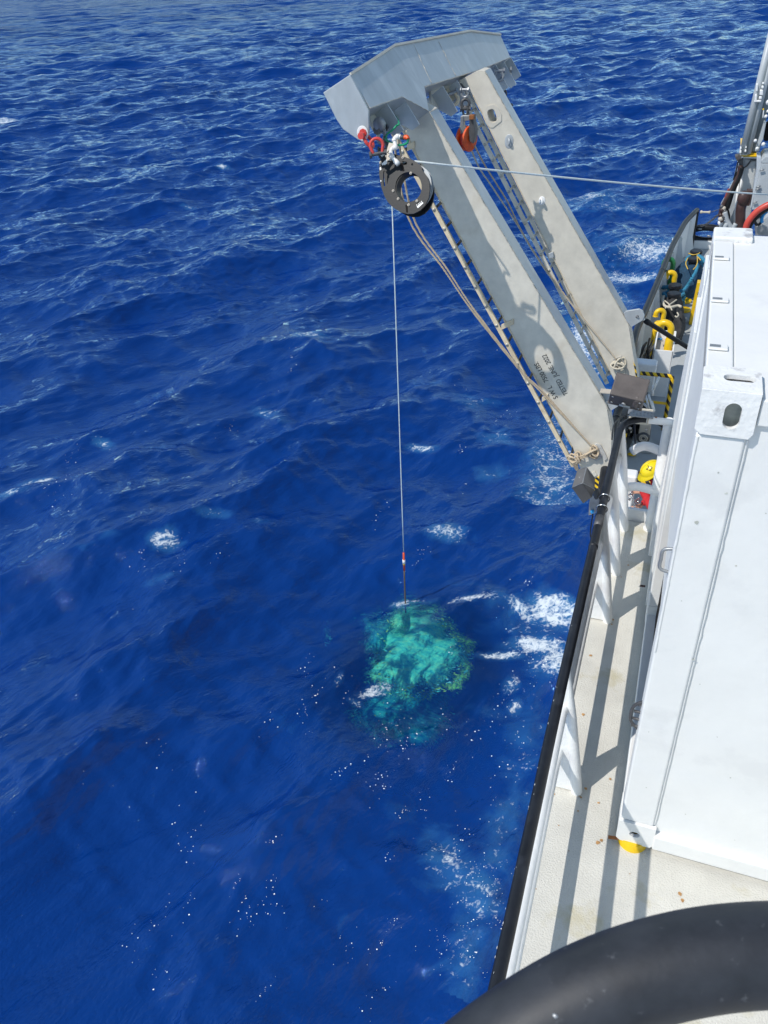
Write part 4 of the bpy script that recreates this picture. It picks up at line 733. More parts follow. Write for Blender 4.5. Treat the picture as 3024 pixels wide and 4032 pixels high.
# ---------------------------------------------------------------- measuring sheave
SC = CAM+ray(1600, 735)*7.72; SN = np.array([-.10, -.86, .46]); SN /= np.linalg.norm(SN)
def zs(x, y, off=0): return on(*Z2(x, y), SC-SN*off, SN)
def sheave():
    t = thing('sheave', 'large black measuring sheave hung from the head of the frame by a red shackle', 'sheave', SC)
    O = [(510, 860), (445, 895), (400, 960), (385, 1080), (385, 1180), (400, 1300), (430, 1430), (470, 1540), (520, 1630), (580, 1700), (660, 1760), (750, 1810), (850, 1835), (950, 1830), (1050, 1780), (1130, 1700), (1190, 1580), (1210, 1450), (1205, 1330), (1170, 1230), (1110, 1150), (1085, 1110), (1090, 1080), (1040, 1020), (950, 960), (850, 920), (740, 880), (680, 870), (600, 850)]
    Hc = [(865+215*math.cos(a), 1395+245*math.sin(a)) for a in np.linspace(0, 6.283, 40, endpoint=False)]
    W1 = [(470, 1125), (500, 1160), (535, 1210), (535, 1260), (520, 1340), (490, 1385), (460, 1375), (452, 1300), (450, 1200), (455, 1140)]
    W2 = [(755, 965), (835, 985), (845, 1005), (830, 1030), (780, 1035), (762, 1000)]
    W3 = [(925+16*math.cos(a), 1025+20*math.sin(a)) for a in np.linspace(0, 6.283, 10, endpoint=False)]
    f = holed([zs(*p) for p in O], [[zs(*p) for p in h] for h in (Hc, W1, W2, W3)], SN, .018, 'side_plate', blackm, t)
    b = holed([zs(*p, .125)-0*SN for p in [(x-30+30, y) for x, y in O]], [[zs(*p, .125) for p in Hc]], SN, .018, 'side_plate', blackm, t)
    # the cheeks are parallel: shift the rear one straight back
    def back(p, off): return zs(*p)-SN*off
    me = b.data; og = Vector(org(t))
    bpy.data.objects.remove(b); b = holed([back(p, .12) for p in O], [[back(p, .12) for p in Hc]], SN, .018, 'side_plate', blackm, t)
    # inner hub ring and wheel
    cc = zs(880, 1385)-SN*.06; e1 = zs(1180, 1385)-zs(880, 1385); e2 = zs(880, 1700)-zs(880, 1385); R0 = .5*(np.linalg.norm(e1)*1.0+np.linalg.norm(e2))
    u = e1/np.linalg.norm(e1); v = np.cross(SN, u)
    def ring(r_out, r_in, o0, o1, name, m, k=64):
        A = Acc(); n = k; V = []
        for j in range(n):
            a = 2*math.pi*j/n; d = u*math.cos(a)+v*math.sin(a)
            V += [cc+d*r_out+SN*o0, cc+d*r_out+SN*o1, cc+d*r_in+SN*o1, cc+d*r_in+SN*o0]
        Fc = []
        for j in range(n):
            q = (j+1) % n
            for s_ in range(4): Fc.append((4*j+s_, 4*q+s_, 4*q+(s_+1) % 4, 4*j+(s_+1) % 4))
        return smoothed(A.add(V, Fc).build(name, m, t, True), 40)
    Rh = np.linalg.norm(zs(1080, 1395)-zs(865, 1395))
    ring(R0*1.16, R0*.84, .030, .020, 'wheel_flange', sheavegrey); ring(R0*1.16, R0*.84, -.020, -.030, 'wheel_flange', sheavegrey); ring(R0*1.06, R0*.82, .022, -.022, 'wheel', sheavegrey)
    ring(Rh*1.12, Rh*1.02, .05, -.06, 'hub_ring', blackm)
    # bolts, tags, chips
    for p in ((412, 1000), (510, 890), (905, 1172), (618, 1460), (1005, 1625), (775, 915), (760, 1250) if False else (700, 1590), (850, 1260) if False else (870, 1690)):
        q = zs(*p); bt = Acc().cyl(q, q+SN*.008, .014, 12).build('bolt', beige, t, True); Acc().cyl(q+SN*.008, q+SN*.010, .006, 6).build('socket', dsteel, bt)
    def tagp(pts, m=pvc, name='label_plate', o=.003): return Acc().prism([zs(*p)+SN*.0005 for p in pts], SN*o).build(name, m, t)
    tagp(((425, 1020), (505, 945), (522, 970), (445, 1045))); tagp(((465, 1025), (510, 985), (520, 1005), (478, 1042)))
    tagp(((1000, 1715), (1095, 1640), (1110, 1660), (1020, 1742)))
    for k, (x, y) in enumerate(((992, 1690), (1022, 1672), (1045, 1655), (1068, 1632))): tagp(((x, y), (x+12, y-10), (x+20, y), (x+8, y+12)), name='print_mark')
    tagp(((395, 1080), (415, 1070), (425, 1110), (400, 1125)), name='paint_chip'); tagp(((405, 1290), (422, 1285), (425, 1305), (410, 1308)), name='paint_chip')
    tagp(((815, 1690), (850, 1692), (855, 1812), (828, 1808)), matt, 'tape_strip'); tagp(((720, 1010), (770, 1000), (800, 1130), (765, 1140)), matt, 'tape_strip')
    # hanger strap
    A = Acc().prism([zs(*p)+SN*.012 for p in ((560, 680), (640, 695), (620, 790), (598, 980), (518, 965), (525, 800))], SN*.01); h = A.build('hanger_strap', beige, t, bevel=.002)
    q = zs(570, 905)+SN*.022; Acc().cyl(q, q+SN*.006, .010, 10).build('rivet', dsteel, h, True)
    Acc().torus((zs(580, 792)+SN*.01), v if False else LD, .042, .004, 18, 6).build('cable_tie', blackm, h, True)
    q = zs(430, 880)-SN*.06; Acc().cyl(zs(395, 800)-SN*.06, zs(470, 900)-SN*.06, .03, 14).build('collar', beige, t, True)
    # white PVC line counter arm and the green cable
    g = thing('pipe_assembly', 'white plastic pipe elbows strapped to the top of the black sheave', 'pipe', zs(680, 750))
    P = [(720, 1040), (690, 1010), (640, 930), (612, 860), (628, 800), (690, 770), (680, 720), (668, 640), (700, 600), (760, 600), (800, 612)]
    smoothed(Acc().tube(smooth_path([zs(*p)+SN*.05 for p in P], 6), .019, 14).build('pipe', pvc, g, True))
    for p, q in (((612, 900), (640, 940)), ((680, 990), (735, 1050)), ((640, 790), (715, 760)), ((668, 640), (664, 680)), ((700, 598), (755, 598))):
        Acc().cyl(zs(*p)+SN*.05, zs(*q)+SN*.05, .025, 14).build('elbow', pvc, g, True)
    Acc().cyl(zs(775, 605)+SN*.05, zs(825, 615)+SN*.05, .0235, 12).build('coupling', dsteel, g, True); Acc().tube(smooth_path([zs(825, 615)+SN*.05, zs(870, 605)+SN*.05, zs(888, 640)+SN*.05], 4), .021, 12).build('orange_tape', orange, g, True)
    G = [(888, 640), (870, 690), (800, 715), (720, 715), (640, 700), (540, 650), (475, 600), (462, 560), (480, 490), (540, 430), (600, 350), (640, 290), (655, 240)]
    c = thing('green_cable', 'green cable looping from the beam down behind the white pipe elbow', 'cable', zs(650, 400))
    off = np.linspace(.05, -.12, len(G)); off[-1] = -.2
    pts = [zs(*p)+SN*o for p, o in zip(G, off)]; pts[-1] = on(*Z1(624, 660), a0-LN*.22, LN)
    Acc().tube(smooth_path(pts, 8), .0105, 10).build('cable', green, c, True)
    for pp in (((660, 290), (780, 290), (790, 265)), ((665, 285), (715, 380), (740, 365))):
        Acc().tube([on(*Z2(*p), a0-LN*.2, LN) for p in pp], .004, 6).build('cable_tie', blackm, c, True)
sheave()
# shackles at the near end of the beam
p = at(*Z1(400, 785), y=7.72)
shackle_thing('red_shackle', 'red shackle bolted through the near end plate of the beam', at(*Z2(210, 640), y=7.74), (0, 1, 0), tuple(at(*Z2(260, 720), y=7.8)-at(*Z2(120, 520), y=7.8)), .078, .0165, redp, redp, 'red shackles holding the sheave')
q = at(*Z2(118, 515), y=7.73); _r = [o for o in bpy.data.objects if o.name == 'red_shackle'][0]; smoothed(Acc().cyl(q, q+[0, .05, 0], .040, 8).build('pin_head', redp, _r, True), 40)
shackle_thing('red_shackle', 'red shackle linked into the upper one and gripping the sheave collar', at(*Z2(345, 720), y=7.70), (.75, .3, .1), tuple(at(*Z2(300, 650), y=7.8)-at(*Z2(400, 880), y=7.8)), .075, .0165, redp, dsteel, 'red shackles holding the sheave')
p1 = at(*Z2(420, 480), y=8.15); t_ = shackle_thing('grey_shackle', 'heavy grey shackle hanging from the beam just right of the near end plate', p1+[0, 0, -.05], (.25, 1, 0), (0, 0, -1), .075, .022, steel, dsteel, 'grey shackles under the beam')
Acc().ball(at(*Z2(390, 370), y=8.08), .07, 16, (1, .35, 1)).build('bolt_head', steel, t_, True)
shackle_thing('grey_shackle', 'grey shackle with black nuts below the larger grey one near the sheave', p1+[.02, -.02, -.22], (1, .2, 0), (0, 0, -1), .05, .016, dsteel, dsteel, 'grey shackles under the beam')
Acc().cyl(at(*Z2(480, 570), y=8.1), at(*Z2(545, 860), y=8.02), .022, 10).build('link_bar', dsteel, t_, True)
# shackle in the middle padeye
p = on(*Z1(1020, 545), a0-LN*.16, LN); t_ = shackle_thing('rusty_shackle', 'rust stained grey shackle tilted in the second padeye of the beam', p, (1, .5, .3), (.25, -.1, -1), .075, .024, alu_tan, steel, 'grey shackles under the beam')
# ---------------------------------------------------------------- orange snatch block under the beam
def block():
    yb = 10.05; f = lambda x, y, o=0: at(*Z3(x, y), y=yb+o)
    shackle_thing('chain_shackle', 'uppermost small shackle above the orange pulley block', f(432, 560), (1, 0, 0), (0, 0, -1), .045, .016, steel, steel, 'shackles over the orange block')
    shackle_thing('chain_shackle', 'wide dark shackle just above the orange pulley block', f(440, 690), (1, .2, 0), (0, 0, 1), .055, .018, dsteel, dsteel, 'shackles over the orange block')
    t = thing('pulley_block', 'orange and black pulley block hanging from the beam between the legs', 'pulley', f(450, 1000))
    Acc().torus(f(440, 790), (0, 1, 0), .05, .014, 20, 8, (.6, 1)).build('eye', dsteel, t, True)
    def cheek(pts, off, m, th): return Acc().prism([f(*p, off) for p in pts], (0, th, 0)).build('cheek', m, t, bevel=.006)
    L_ = ((375, 870), (400, 850), (415, 860), (410, 1000), (432, 1040), (420, 1180), (375, 1220), (362, 1150), (362, 1000), (372, 950))
    R_ = ((490, 850), (545, 850), (545, 930), (570, 1050), (565, 1130), (540, 1215), (490, 1180), (480, 1050), (490, 960))
    c = cheek(L_, -.07, steel, .10); c2 = cheek(R_, -.08, dsteel, .13)
    Acc().prism([f(*p, -.06) for p in ((375, 860), (400, 845), (540, 848), (545, 905), (490, 910), (400, 925), (380, 905))], (0, .10, 0)).build('yoke', steel, t, bevel=.006)
    a = f(455, 1145); ax = np.array([.93, -.36, 0.0]); ax /= np.linalg.norm(ax)
    for o, r in ((-.048, .145), (.048, .145)): smoothed(Acc().tube([a+ax*(o-.018), a+ax*(o-.012), a+ax*(o+.012), a+ax*(o+.018)], [r*.9, r, r, r*.9], 36).build('sheave_flange', orange, t, True), 40)
    Acc().cyl(a-ax*.04, a+ax*.04, .105, 30).build('groove', redp, t, True); Acc().cyl(a-ax*.10, a+ax*.10, .022, 12).build('axle', steel, t, True)
    box('latch', f(525, 865, -.09), (.06, .05, .05), rust, t, .005)
block()
# chain at the far end
def chain(name, label, pts, n, r, m, lr=.03):
    P = smooth_path(pts, 20); P = [P[int(i)] for i in np.linspace(0, len(P)-1, n)]; t = thing(name, label, 'chain', P[0])
    for i in range(n-1):
        a, b = P[i], P[i+1]; d = b-a; L = np.linalg.norm(d); d /= L; s = np.cross(d, [0, 1, 0] if i % 2 else [1, .2, 0]); s /= np.linalg.norm(s)
        Acc().torus((a+b)/2, np.cross(d, s), L*.68, r, 12, 6, (1, .5), d).build('link', m, t, True)
    return t
g3 = lambda x, y, yy=13.2: at(*Z3(x, y), y=yy)
shackle_thing('end_shackle', 'pale shackle in the outer padeye at the far end of the beam', g3(880, 330, 12.6), (1, .3, 0), (.2, 0, -1), .07, .022, steel, steel, 'shackles at the far end of the beam')
shackle_thing('end_shackle', 'worn shackle in the very last padeye at the far end of the beam', g3(968, 320, 13.2), (1, .3, 0), (0, 0, -1), .075, .024, alu_tan, steel, 'shackles at the far end of the beam')
chain('rigging_chain', 'rusty chain hanging from the far end of the beam against the leg', [g3(925, 400), g3(950, 470), g3(960, 540), g3(970, 620), g3(1010, 690), g3(1050, 710)], 9, .012, dsteel)
# ---------------------------------------------------------------- wire rope
def wire():
    a = zs(880, 1385)-SN*.06; u = zs(1180, 1385)-zs(880, 1385); u /= np.linalg.norm(u)
    t = thing('wire_rope', 'pale wire rope running from the crane side over the sheave straight down into the sea', 'wire', zs(880, 1000))
    c0 = zs(512, 1640)-SN*.06; w_ = at(1595, 2365, y=c0[1]+.25); w_[2] = WZ-.3; w0 = at(1595, 2350, z=WZ)
    top = zs(950, 940)-SN*.06; e = at(3050, 768, y=12.2); n = 36; P = []
    arc = [zs(865+(1+0)*(-330*math.cos(a_)), 1395-400*math.sin(a_))-SN*.06 for a_ in np.linspace(-.6, 1.5, 14)]
    arc = [zs(865-345*math.cos(a_), 1385-445*math.sin(a_))-SN*.06 for a_ in np.linspace(-.45, 1.75, 16)]
    hz_ = []
    for k in np.linspace(0, 1, 14)[1:]:
        p = arc[-1]+(e-arc[-1])*k; p = p-np.array([0, 0, .10*k*(1-k)]); hz_.append(p)
    v0 = at(1582, 2120, y=w0[1]); 
    Acc().tube([w0+(arc[0]-w0)*k for k in np.linspace(.16, 1, 8)]+arc[1:], .0065, 8).build('wire', wirem, t, True)
    Acc().tube([arc[-1]]+hz_, .0105, 8).build('wire', wirem, t, True)
    v = w0-arc[0]; k = lambda s_: arc[0]+v*s_
    Acc().cyl(k(.845), k(.905), .014, 10).build('termination_sleeve', orange, t, True); Acc().cyl(k(.868), k(.880), .022, 8).build('termination_clamp', pvc, t, True); Acc().cyl(k(.88), k(.885), .019, 8).build('yellow_tape', yellow, t, True)
    Acc().tube([k(s_) for s_ in np.linspace(.905, 1.06, 8)], .011, 8).build('strain_relief', mat('brown_tape', (.13, .085, .04), .6), t, True)
wire()
# ---------------------------------------------------------------- tag lines on the legs
def knot(m, c, n, s, r, parent=None):
    """a hitch round a cleat: several loops of rope of slightly different tilt"""
    c = np.array(c, float)
    for i in range(5):
        nn = np.array([rng.normal(0, .5), -1+rng.normal(0, .2), rng.normal(0, .6)]); A = Acc().torus(c+rng.normal(0, s*.18, 3), nn, s*(.55+.25*rng.random()), r, 18, 6, (1, .6), (rng.normal(), 0, rng.normal()))
        A.build('knot_loop', m, parent, True)
def taglines():
    t = thing('tag_line', 'pair of tan ropes led down the near leg and made fast at its foot', 'rope', at(*Z4(40, 100), y=YN-.2))
    for dx, dy, o in ((0, 0, 0), (32, -2, .03)):
        pts = [at(1548+dx*.6, 610, y=YN-.35)+[0, 0, .3], at(*Z4(10+dx, 85+dy), y=YN-.25), at(*Z4(250+dx*.7, 440+dy), y=YN-.2), at(*Z4(432+dx*.5, 705+dy), y=YN-.16), at(*Z4(740+dx*.25, 1090+dy), y=YN-.12), at(*Z4(880+dx*.5, 1235), y=YN-.09), at(*Z4(1100, 1470-dx*.2), y=YN-.07), at(*Z4(1235, 1615), y=YN-.05)]
        rope('line', pts, .0125, tanrope, t, 3, .06, 6, 16)
    for i in range(3): rope('line', [at(*Z4(1225, 1610+i*8), y=YN-.06), at(*Z4(1170, 1640+i*9), y=YN-.09), at(*Z4(1105, 1665+i*5), y=YN-.1)], .012, tanrope, t, 3, .06)
    knot(tanrope, at(*Z4(1228, 1632), y=YN-.05), None, .12, .0125, t); knot(tanrope, at(*Z4(1100, 1670), y=YN-.1), None, .11, .0125, t)
    for i in range(3): rope('tail', [at(*Z4(1098+i*6, 1675), y=YN-.1), at(*Z4(1090+i*12, 1705), y=YN-.12), at(*Z4(1112+i*5, 1745), y=YN-.08)], .012, tanrope, t)
    t2 = thing('tag_line', 'pale rope pair led from the orange block down to a knot on the far leg', 'rope', at(*Z3(440, 1130), y=10))
    for o in (0, 1):
        s0 = [(425, 1040), (600, 1490), (770, 1750), (930, 1990)] if not o else [(560, 1240), (690, 1490), (840, 1730), (1000, 1990)]
        pts = [at(*Z3(*p), y=10.05+(YF-.12-10.05)*k) for p, k in zip(s0, (0, .35, .55, .7))]+[at(*Z4(730+o*6, 150), y=YF-.1), at(*Z4(830+o*5, 320), y=YF-.09), at(*Z4(1000+o*4, 560), y=YF-.07), at(*Z4(1380, 1030), y=YF-.04)]
        rope('line', pts, .0125, tanrope if o else wrope, t2, 3, .06, 6, 14)
    knot(wrope, at(*Z4(1385, 1050), y=YF-.04), None, .12, .013, t2)
    for i in range(3): rope('tail', [at(*Z4(1395+i*5, 1065), y=YF-.05), at(*Z4(1408+i*6, 1110), y=YF-.06), at(*Z4(1402+i*5, 1160), y=YF-.06), at(*Z4(1398+i*5, 1185), y=YF-.05)], .012, wrope, t2)
taglines()
# ---------------------------------------------------------------- main deck, seen between the rail and the container
Z8 = lambda x, y: (2500+x*.2486, 950+y*.2486)
ZB = lambda x, y: (2700+x*.1953, 560+y*.1953)
ZA = lambda x, y: (2700+x*.2034, 150+y*.2034)
def bulwark():
    t = thing('bulwark', 'white bulwark with a black pipe along its top curving in towards the far deck end', 'bulwark', (hx(15), 15, MD))
    ys = list(np.linspace(8.35, 22.2, 44)); A = Acc()
    holes = ((17.9, .55, 2.42, .17), (20.6, .55, 2.42, .17))
    for a, b in zip(ys[:-1], ys[1:]):
        A.add([(hx(a), a, MD-.05), (hx(a), a, 3.17), (hx(b), b, 3.17), (hx(b), b, MD-.05), (hx(a)+.03, a, MD-.05), (hx(a)+.03, a, 3.17), (hx(b)+.03, b, 3.17), (hx(b)+.03, b, MD-.05)], [(0, 1, 2, 3), (7, 6, 5, 4), (1, 5, 6, 2)])
    A.build('plate', white, t)
    smoothed(Acc().tube([(hx(y)+.01, y, 3.2) for y in ys]+[(hx(22.2)+.02, 22.24, 2.9), (hx(22.2)+.02, 22.24, MD)], .062, 14).build('top_rail', black, t, True))
    for y in (17.3, 10.6): Acc().cyl((hx(y)+.01, y-.02, 3.2), (hx(y+.04)+.01, y+.02, 3.2), .066, 14).build('joint', black, t, True)
    for y in (8.6, 9.9, 10.5, 11.9, 13.0, 15.2, 16.4, 17.5, 18.9, 20.1, 21.5):
        x = hx(y)+.03; Acc().prism([(x, y, MD), (x+.24, y, MD), (x+.05, y, 3.12), (x, y, 3.12)], (0, .02, 0)).build('stay', white, t)
    for y, z0, z1 in ((17.95, 2.42, 3.0), (20.3, 2.45, 3.0)):
        x = hx(y)+.035; P = []
        for a in np.linspace(0, 6.283, 26, endpoint=False): P.append((y+.19*math.cos(a), (z0+z1)/2+(.15 if math.sin(a) > 0 else -.15)+.15*math.sin(a)))
        s = (hx(y+.2)-hx(y-.2))/.4
        Acc().prism([(x+s*(a-y)+.004, a, b) for a, b in P], (.03, 0, 0)).build('fairlead', dgreen, t); 
    q = at(*Z8(608, 310), x=hx(17.3)+.1); Acc().ball((hx(17.7)+.09, 17.7, 2.95), .07, 10).build('white_knob', white, t, True)
    for y0_, w_ in ((9.08, .2), (12.62, .22)):
        Acc().prism([(-.42, y0_, 2.5), (-.06, y0_, 2.72), (-.06, y0_, 3.2), (-.42, y0_, 3.2)], (0, w_, 0)).build('frame_head', whitepipe, t, bevel=.03, seg=3)
    box('frame_shelf', (-.24, 8.78, 2.75), (.34, .26, .5), whitepipe, t, .03)
bulwark()
def deck_gear():
    hzx = stripes('hazard_tape_rail', *YB, (1, .2, .7), .115)
    for (y, xa, xb, z, lab) in ((12.24, -.30, .21, 3.2, 'black and yellow striped guard hoop beyond the near leg of the frame'), (9.05, -.06, .62, 3.17, 'black and yellow striped guard bar beside the crew member')):
        t = thing('guard_hoop', lab, 'guard rail', (xb, y, MD), 'striped guard hoops on the main deck')
        smoothed(Acc().tube(smooth_path([(xa, y, z), (xb-.12, y, z), (xb-.02, y, z-.02), (xb, y, z-.12), (xb, y, MD)], 6), .033, 12).build('hoop', hzx, t, True)); Acc().cyl((xa+.02, y, z-.5), (xb, y, z-.5), .024, 10).build('crossbar', yellow, t, True)
    p0, p1 = at(2463, 1700, y=11.3), at(2458, 1765, y=11.3); t = tag(Acc().cyl(p0, p1-[0, 0, .4], .03, 10).build('striped_post', stripes('hazard_tape_post', *YB, (0, 0, 1), .14)), 'short black and yellow striped post between the legs of the frame', 'post')
    # vent trunk and gooseneck vents
    x0, x1, y0, y1, z1 = -.16, .17, 13.45, 14.35, 3.1
    t = thing('vent_trunk', 'open topped white steel trunk under the big yellow gooseneck', 'vent box', (0, 13.9, MD))
    A = Acc(); Acc().prism([(x0, y0, MD), (x1-.02, y0, MD), (x1, y0, z1), (x0, y0, z1)], (0, .02, 0)).build('front_plate', white, t, bevel=.005); box('side_plate', (x1-.01, (y0+y1)/2, (MD+z1)/2), (.025, y1-y0, z1-MD), white, t); box('side_plate', (x0+.01, (y0+y1)/2, (MD+z1)/2), (.025, y1-y0, z1-MD), white, t); box('back_plate', (0, y1, (MD+z1)/2), (x1-x0, .025, z1-MD), white, t); box('tray', ((x0+x1)/2, (y0+y1)/2, z1-.16), (x1-x0-.04, y1-y0-.03, .02), beige, t)
    def goose(label, base, h, r, rad, ang, m, bell=True):
        t = thing('gooseneck_vent', label, 'vent pipe', base, 'gooseneck vents on the main deck'); b = np.array(base, float); d = np.array([math.cos(ang), math.sin(ang), 0])
        P = [b, b+[0, 0, h*.5], b+[0, 0, h]]+[b+[0, 0, h]+d*rad*(1-math.cos(a))+np.array([0, 0, rad*math.sin(a)]) for a in np.linspace(.2, math.pi, 12)]
        P += [P[-1]+np.array([0, 0, -.04])]
        smoothed(Acc().tube(P, r, 16).build('pipe', m, t, True)); 
        if bell: smoothed(Acc().tube([b+[0, 0, -.0], b+[0, 0, h*.55], b+[0, 0, h*.62]], [r*1.22, r*1.22, r*1.05], 16).build('socket', m, t, True)); Acc().torus(P[-1], (0, 0, 1), r*1.02, .008, 16, 6).build('lip', m, t, True)
    goose('largest yellow gooseneck vent standing in the open white trunk', (.07, 13.75, 2.95), .42, .058, .115, math.pi*.96, yellow)
    goose('smaller yellow gooseneck vent just behind the largest yellow one', (-.10, 14.9, MD), 1.0, .045, .075, math.pi*1.1, yellow)
    goose('low yellow gooseneck vent next to the smaller one by the bulwark', (-.22, 14.75, MD), .82, .04, .05, math.pi*.2, yellow, False)
    goose('yellow gooseneck vent behind the near pair of bollards', (-.02, 17.6, MD), .80, .055, .09, math.pi*1.05, yellow, False)
    goose('green gooseneck vent against the bulwark behind the near bollards', (-.10, 18.3, MD), .85, .055, .10, math.pi*1.05, mgreen, False)
    # bitts
    def bitts(label, pos):
        t = thing('mooring_bitts', label, 'bollards', (pos[0][0], pos[0][1], MD), 'pairs of mooring bollards')
        box('base', (np.mean([p[0] for p in pos]), np.mean([p[1] for p in pos]), MD+.05), (.4, 1.0, .1), dsteel, t)
        for x, y in pos:
            smoothed(Acc().tube([(x, y, MD), (x, y, 2.93)], .105, 22).build('barrel', blackm, t, True), 40); smoothed(Acc().tube([(x, y, 2.92), (x, y, 2.935), (x, y, 2.985), (x, y, 3.0)], [.125, .14, .14, .12], 28).build('cap', black, t, True), 30)
            Acc().cyl((x-.2, y-.09, 2.62), (x+.0, y-.09, 2.62), .045, 12).build('crosspin', blackm, t, True)
        return t
    B1 = ((.025, 16.62), (.02, 17.12)); B2 = ((.325, 18.95), (.36, 19.5))
    bitts('near pair of black bollards wrapped in dark canvas and rope', B1); bitts('far pair of black bollards wound with blue rope', B2)
    def lump(name, label, cat, c, sc, m, sd, amp=.22, group=None):
        r_ = np.random.default_rng(sd); bm = bmesh.new(); bmesh.ops.create_icosphere(bm, subdivisions=4, radius=1); K = r_.normal(0, 3.2, (14, 3)); ph = r_.random(14)*6.28
        for v in bm.verts:
            d = np.array(v.co); f = sum(math.sin(K[i]@d+ph[i]) for i in range(14))/14; g = abs(math.sin(9*d[2]+3*d[0]+4*f))*.05; k = 1+amp*f*2+g
            v.co = Vector((d*k)*np.array(sc)); v.co.z = max(v.co.z, -sc[2]*.9)
        me = bpy.data.meshes.new(name); bm.to_mesh(me); bm.free(); me.materials.append(m); o = link(name, me, None, True); o.location = c; tag(o, label, cat, group); return o
    lump('canvas_cover', 'dark grey canvas bundled round the near pair of bollards', 'canvas', (.03, 16.62, MD+.30), (.24, .34, .42), tarp, 4)
    lump('canvas_cover', 'folded piece of grey canvas hanging in front of the near bollards', 'canvas', (.22, 16.0, MD+.28), (.11, .22, .36), tarp, 6)
    lump('blue_rope_pile', 'heap of dark blue mooring rope round the far pair of bollards', 'rope', (.24, 18.85, MD+.30), (.34, .50, .46), dblue, 9)
    # rope turns, pulled tight one above the other
    def turns(label, pos, m, r, n, z0, dz, wob, grp=None):
        t = thing('rope_turns', label, 'rope', (pos[0], pos[1], z0), grp)
        for i in range(n):
            z = z0+i*dz; P = [(pos[0]+(.12+r+wob*rng.random())*math.cos(a), pos[1]+(.12+r+wob*rng.random())*math.sin(a), z+rng.normal(0, .015)+.02*math.sin(a+i)) for a in np.linspace(0, 6.283, 12, endpoint=False)]
            rope('turn', P+[P[0]], r, m, t, 3, .11, 6, 5)
    turns('blue braided rope wound round the front bollard of the far pair', B2[0], bluerope, .042, 4, 2.50, .085, .02)
    turns('blue braided rope wound round the back bollard of the far pair', B2[1], bluerope, .042, 4, 2.55, .08, .03)
    turns('blue braided rope wound round the back bollard of the near pair', B1[1], bluerope, .042, 3, 2.62, .08, .06)
    turns('off-white rope tied round the front bollard of the near pair', B1[0], wrope, .024, 3, 2.50, .06, .015)
    f = lambda x, y, z: at(*Z8(x, y), z=z)
    t = thing('mooring_line', 'blue braided rope running between the two pairs of bollards', 'rope', f(900, 600, 2.6))
    rope('line', [f(1000, 370, 2.9), f(970, 470, 2.85), f(900, 590, 2.75), f(840, 690, 2.6), f(770, 780, 2.5), f(720, 800, 2.6), f(640, 745, 2.75)], .038, bluerope, t, 3, .13, 6, 8)
    rope('line', [f(1000, 230, 3.0), f(1070, 270, 3.0), f(1110, 350, 2.9), f(1115, 440, 2.6), f(1090, 470, 2.4)], .042, bluerope, t, 3, .13, 6, 8)
    rope('line', [f(440, 735, 2.8), f(520, 725, 2.85), f(620, 735, 2.85), f(720, 780, 2.8), f(740, 850, 2.75), f(760, 930, 2.6), f(755, 1000, 2.4)], .045, bluerope, t, 3, .13, 6, 8)
    t = thing('looped_cord', 'thin yellow cord tied in a loop on the far blue rope', 'cord', f(900, 300, 3))
    for pts in (((850, 190), (920, 215), (1000, 200), (1025, 180)), ((840, 265), (805, 350), (838, 440)), ((985, 215), (990, 330), (965, 400), (925, 445)), ((1000, 250), (1040, 300))):
        Acc().tube(smooth_path([f(*p, 3.0) for p in pts], 5), .012, 6).build('cord', yrope, t, True)
    t = thing('white_lashing', 'crossed off-white cord tied over the canvas on the near bollards', 'cord', f(560, 980, 2.9))
    for pts in (((470, 940), (540, 1000), (585, 1090)), ((660, 925), (570, 990), (480, 1060)), ((670, 1130), (690, 1170), (660, 1200), (640, 1185)), ((460, 870), (440, 930), (470, 1020), (560, 1045), (680, 1020), (730, 1040))):
        Acc().tube(smooth_path([f(*p, 2.9) for p in pts], 5), .014 if pts[0][0] != 460 else .028, 8).build('cord', wrope, t, True)
    # yellow post and discs
    t = thing('yellow_post', 'square yellow steel post standing by the white container', 'post', (.50, 17.1, MD)); Acc().prism([(.42, 16.95, MD), (.60, 16.95, MD), (.60, 16.95, 3.12), (.44, 16.95, 3.12)], (0, .2, 0)).build('post', yellow, t, bevel=.008); box('catch', (.52, 16.93, 2.9), (.07, .03, .05), dsteel, t, .004)
    for (px, py), lab in ((Z8(800, 920), 'farther yellow round deck cover beside the rope'), (Z8(785, 1062), 'nearer yellow round deck cover beside the canvas')):
        p = at(px, py, z=MD+.06); t = thing('deck_cover', lab, 'deck cover', (p[0], p[1], MD), 'yellow deck covers'); smoothed(Acc().tube([p-[0, 0, .06], p-[0, 0, .05], p+[0, 0, -.01], p+[0, 0, 0]], [.1, .14, .14, .12], 28).build('cover', yellow, t, True), 30)
    # bow coaming and chock
    tag(box('end_coaming', (1.2, 22.32, MD+.10), (2.9, .12, .2), white), 'low white coaming across the far end of the main deck', 'coaming')
    t = thing('chock', 'black oval mooring chock at the far end of the main deck', 'chock', (.6, 22.4, MD+.2))
    c = (at(*ZB(430, 1850), y=22.4)); Acc().torus(c, (0, 1, 0), 1, .085, 30, 10, (.44, .17)).build('ring', blackm, t, True); box('foot', c-[0, 0, .22], (.9, .2, .12), blackm, t, .02)
    for p in ((285, 1750), (470, 1890)): q = at(*ZB(*p), y=22.3); Acc().ball(q, .05, 8, (1.2, .5, .5)).build('bare_patch', steel, t, True)
    chain('safety_chain', 'slack grey chain hanging from the far end of the bulwark to the crane', [at(*ZB(230, 1690), y=22), at(*ZB(380, 1670), y=21.9), at(*ZB(540, 1560), y=21.8), at(*ZB(690, 1430), y=21.7)], 15, .011, dsteel)
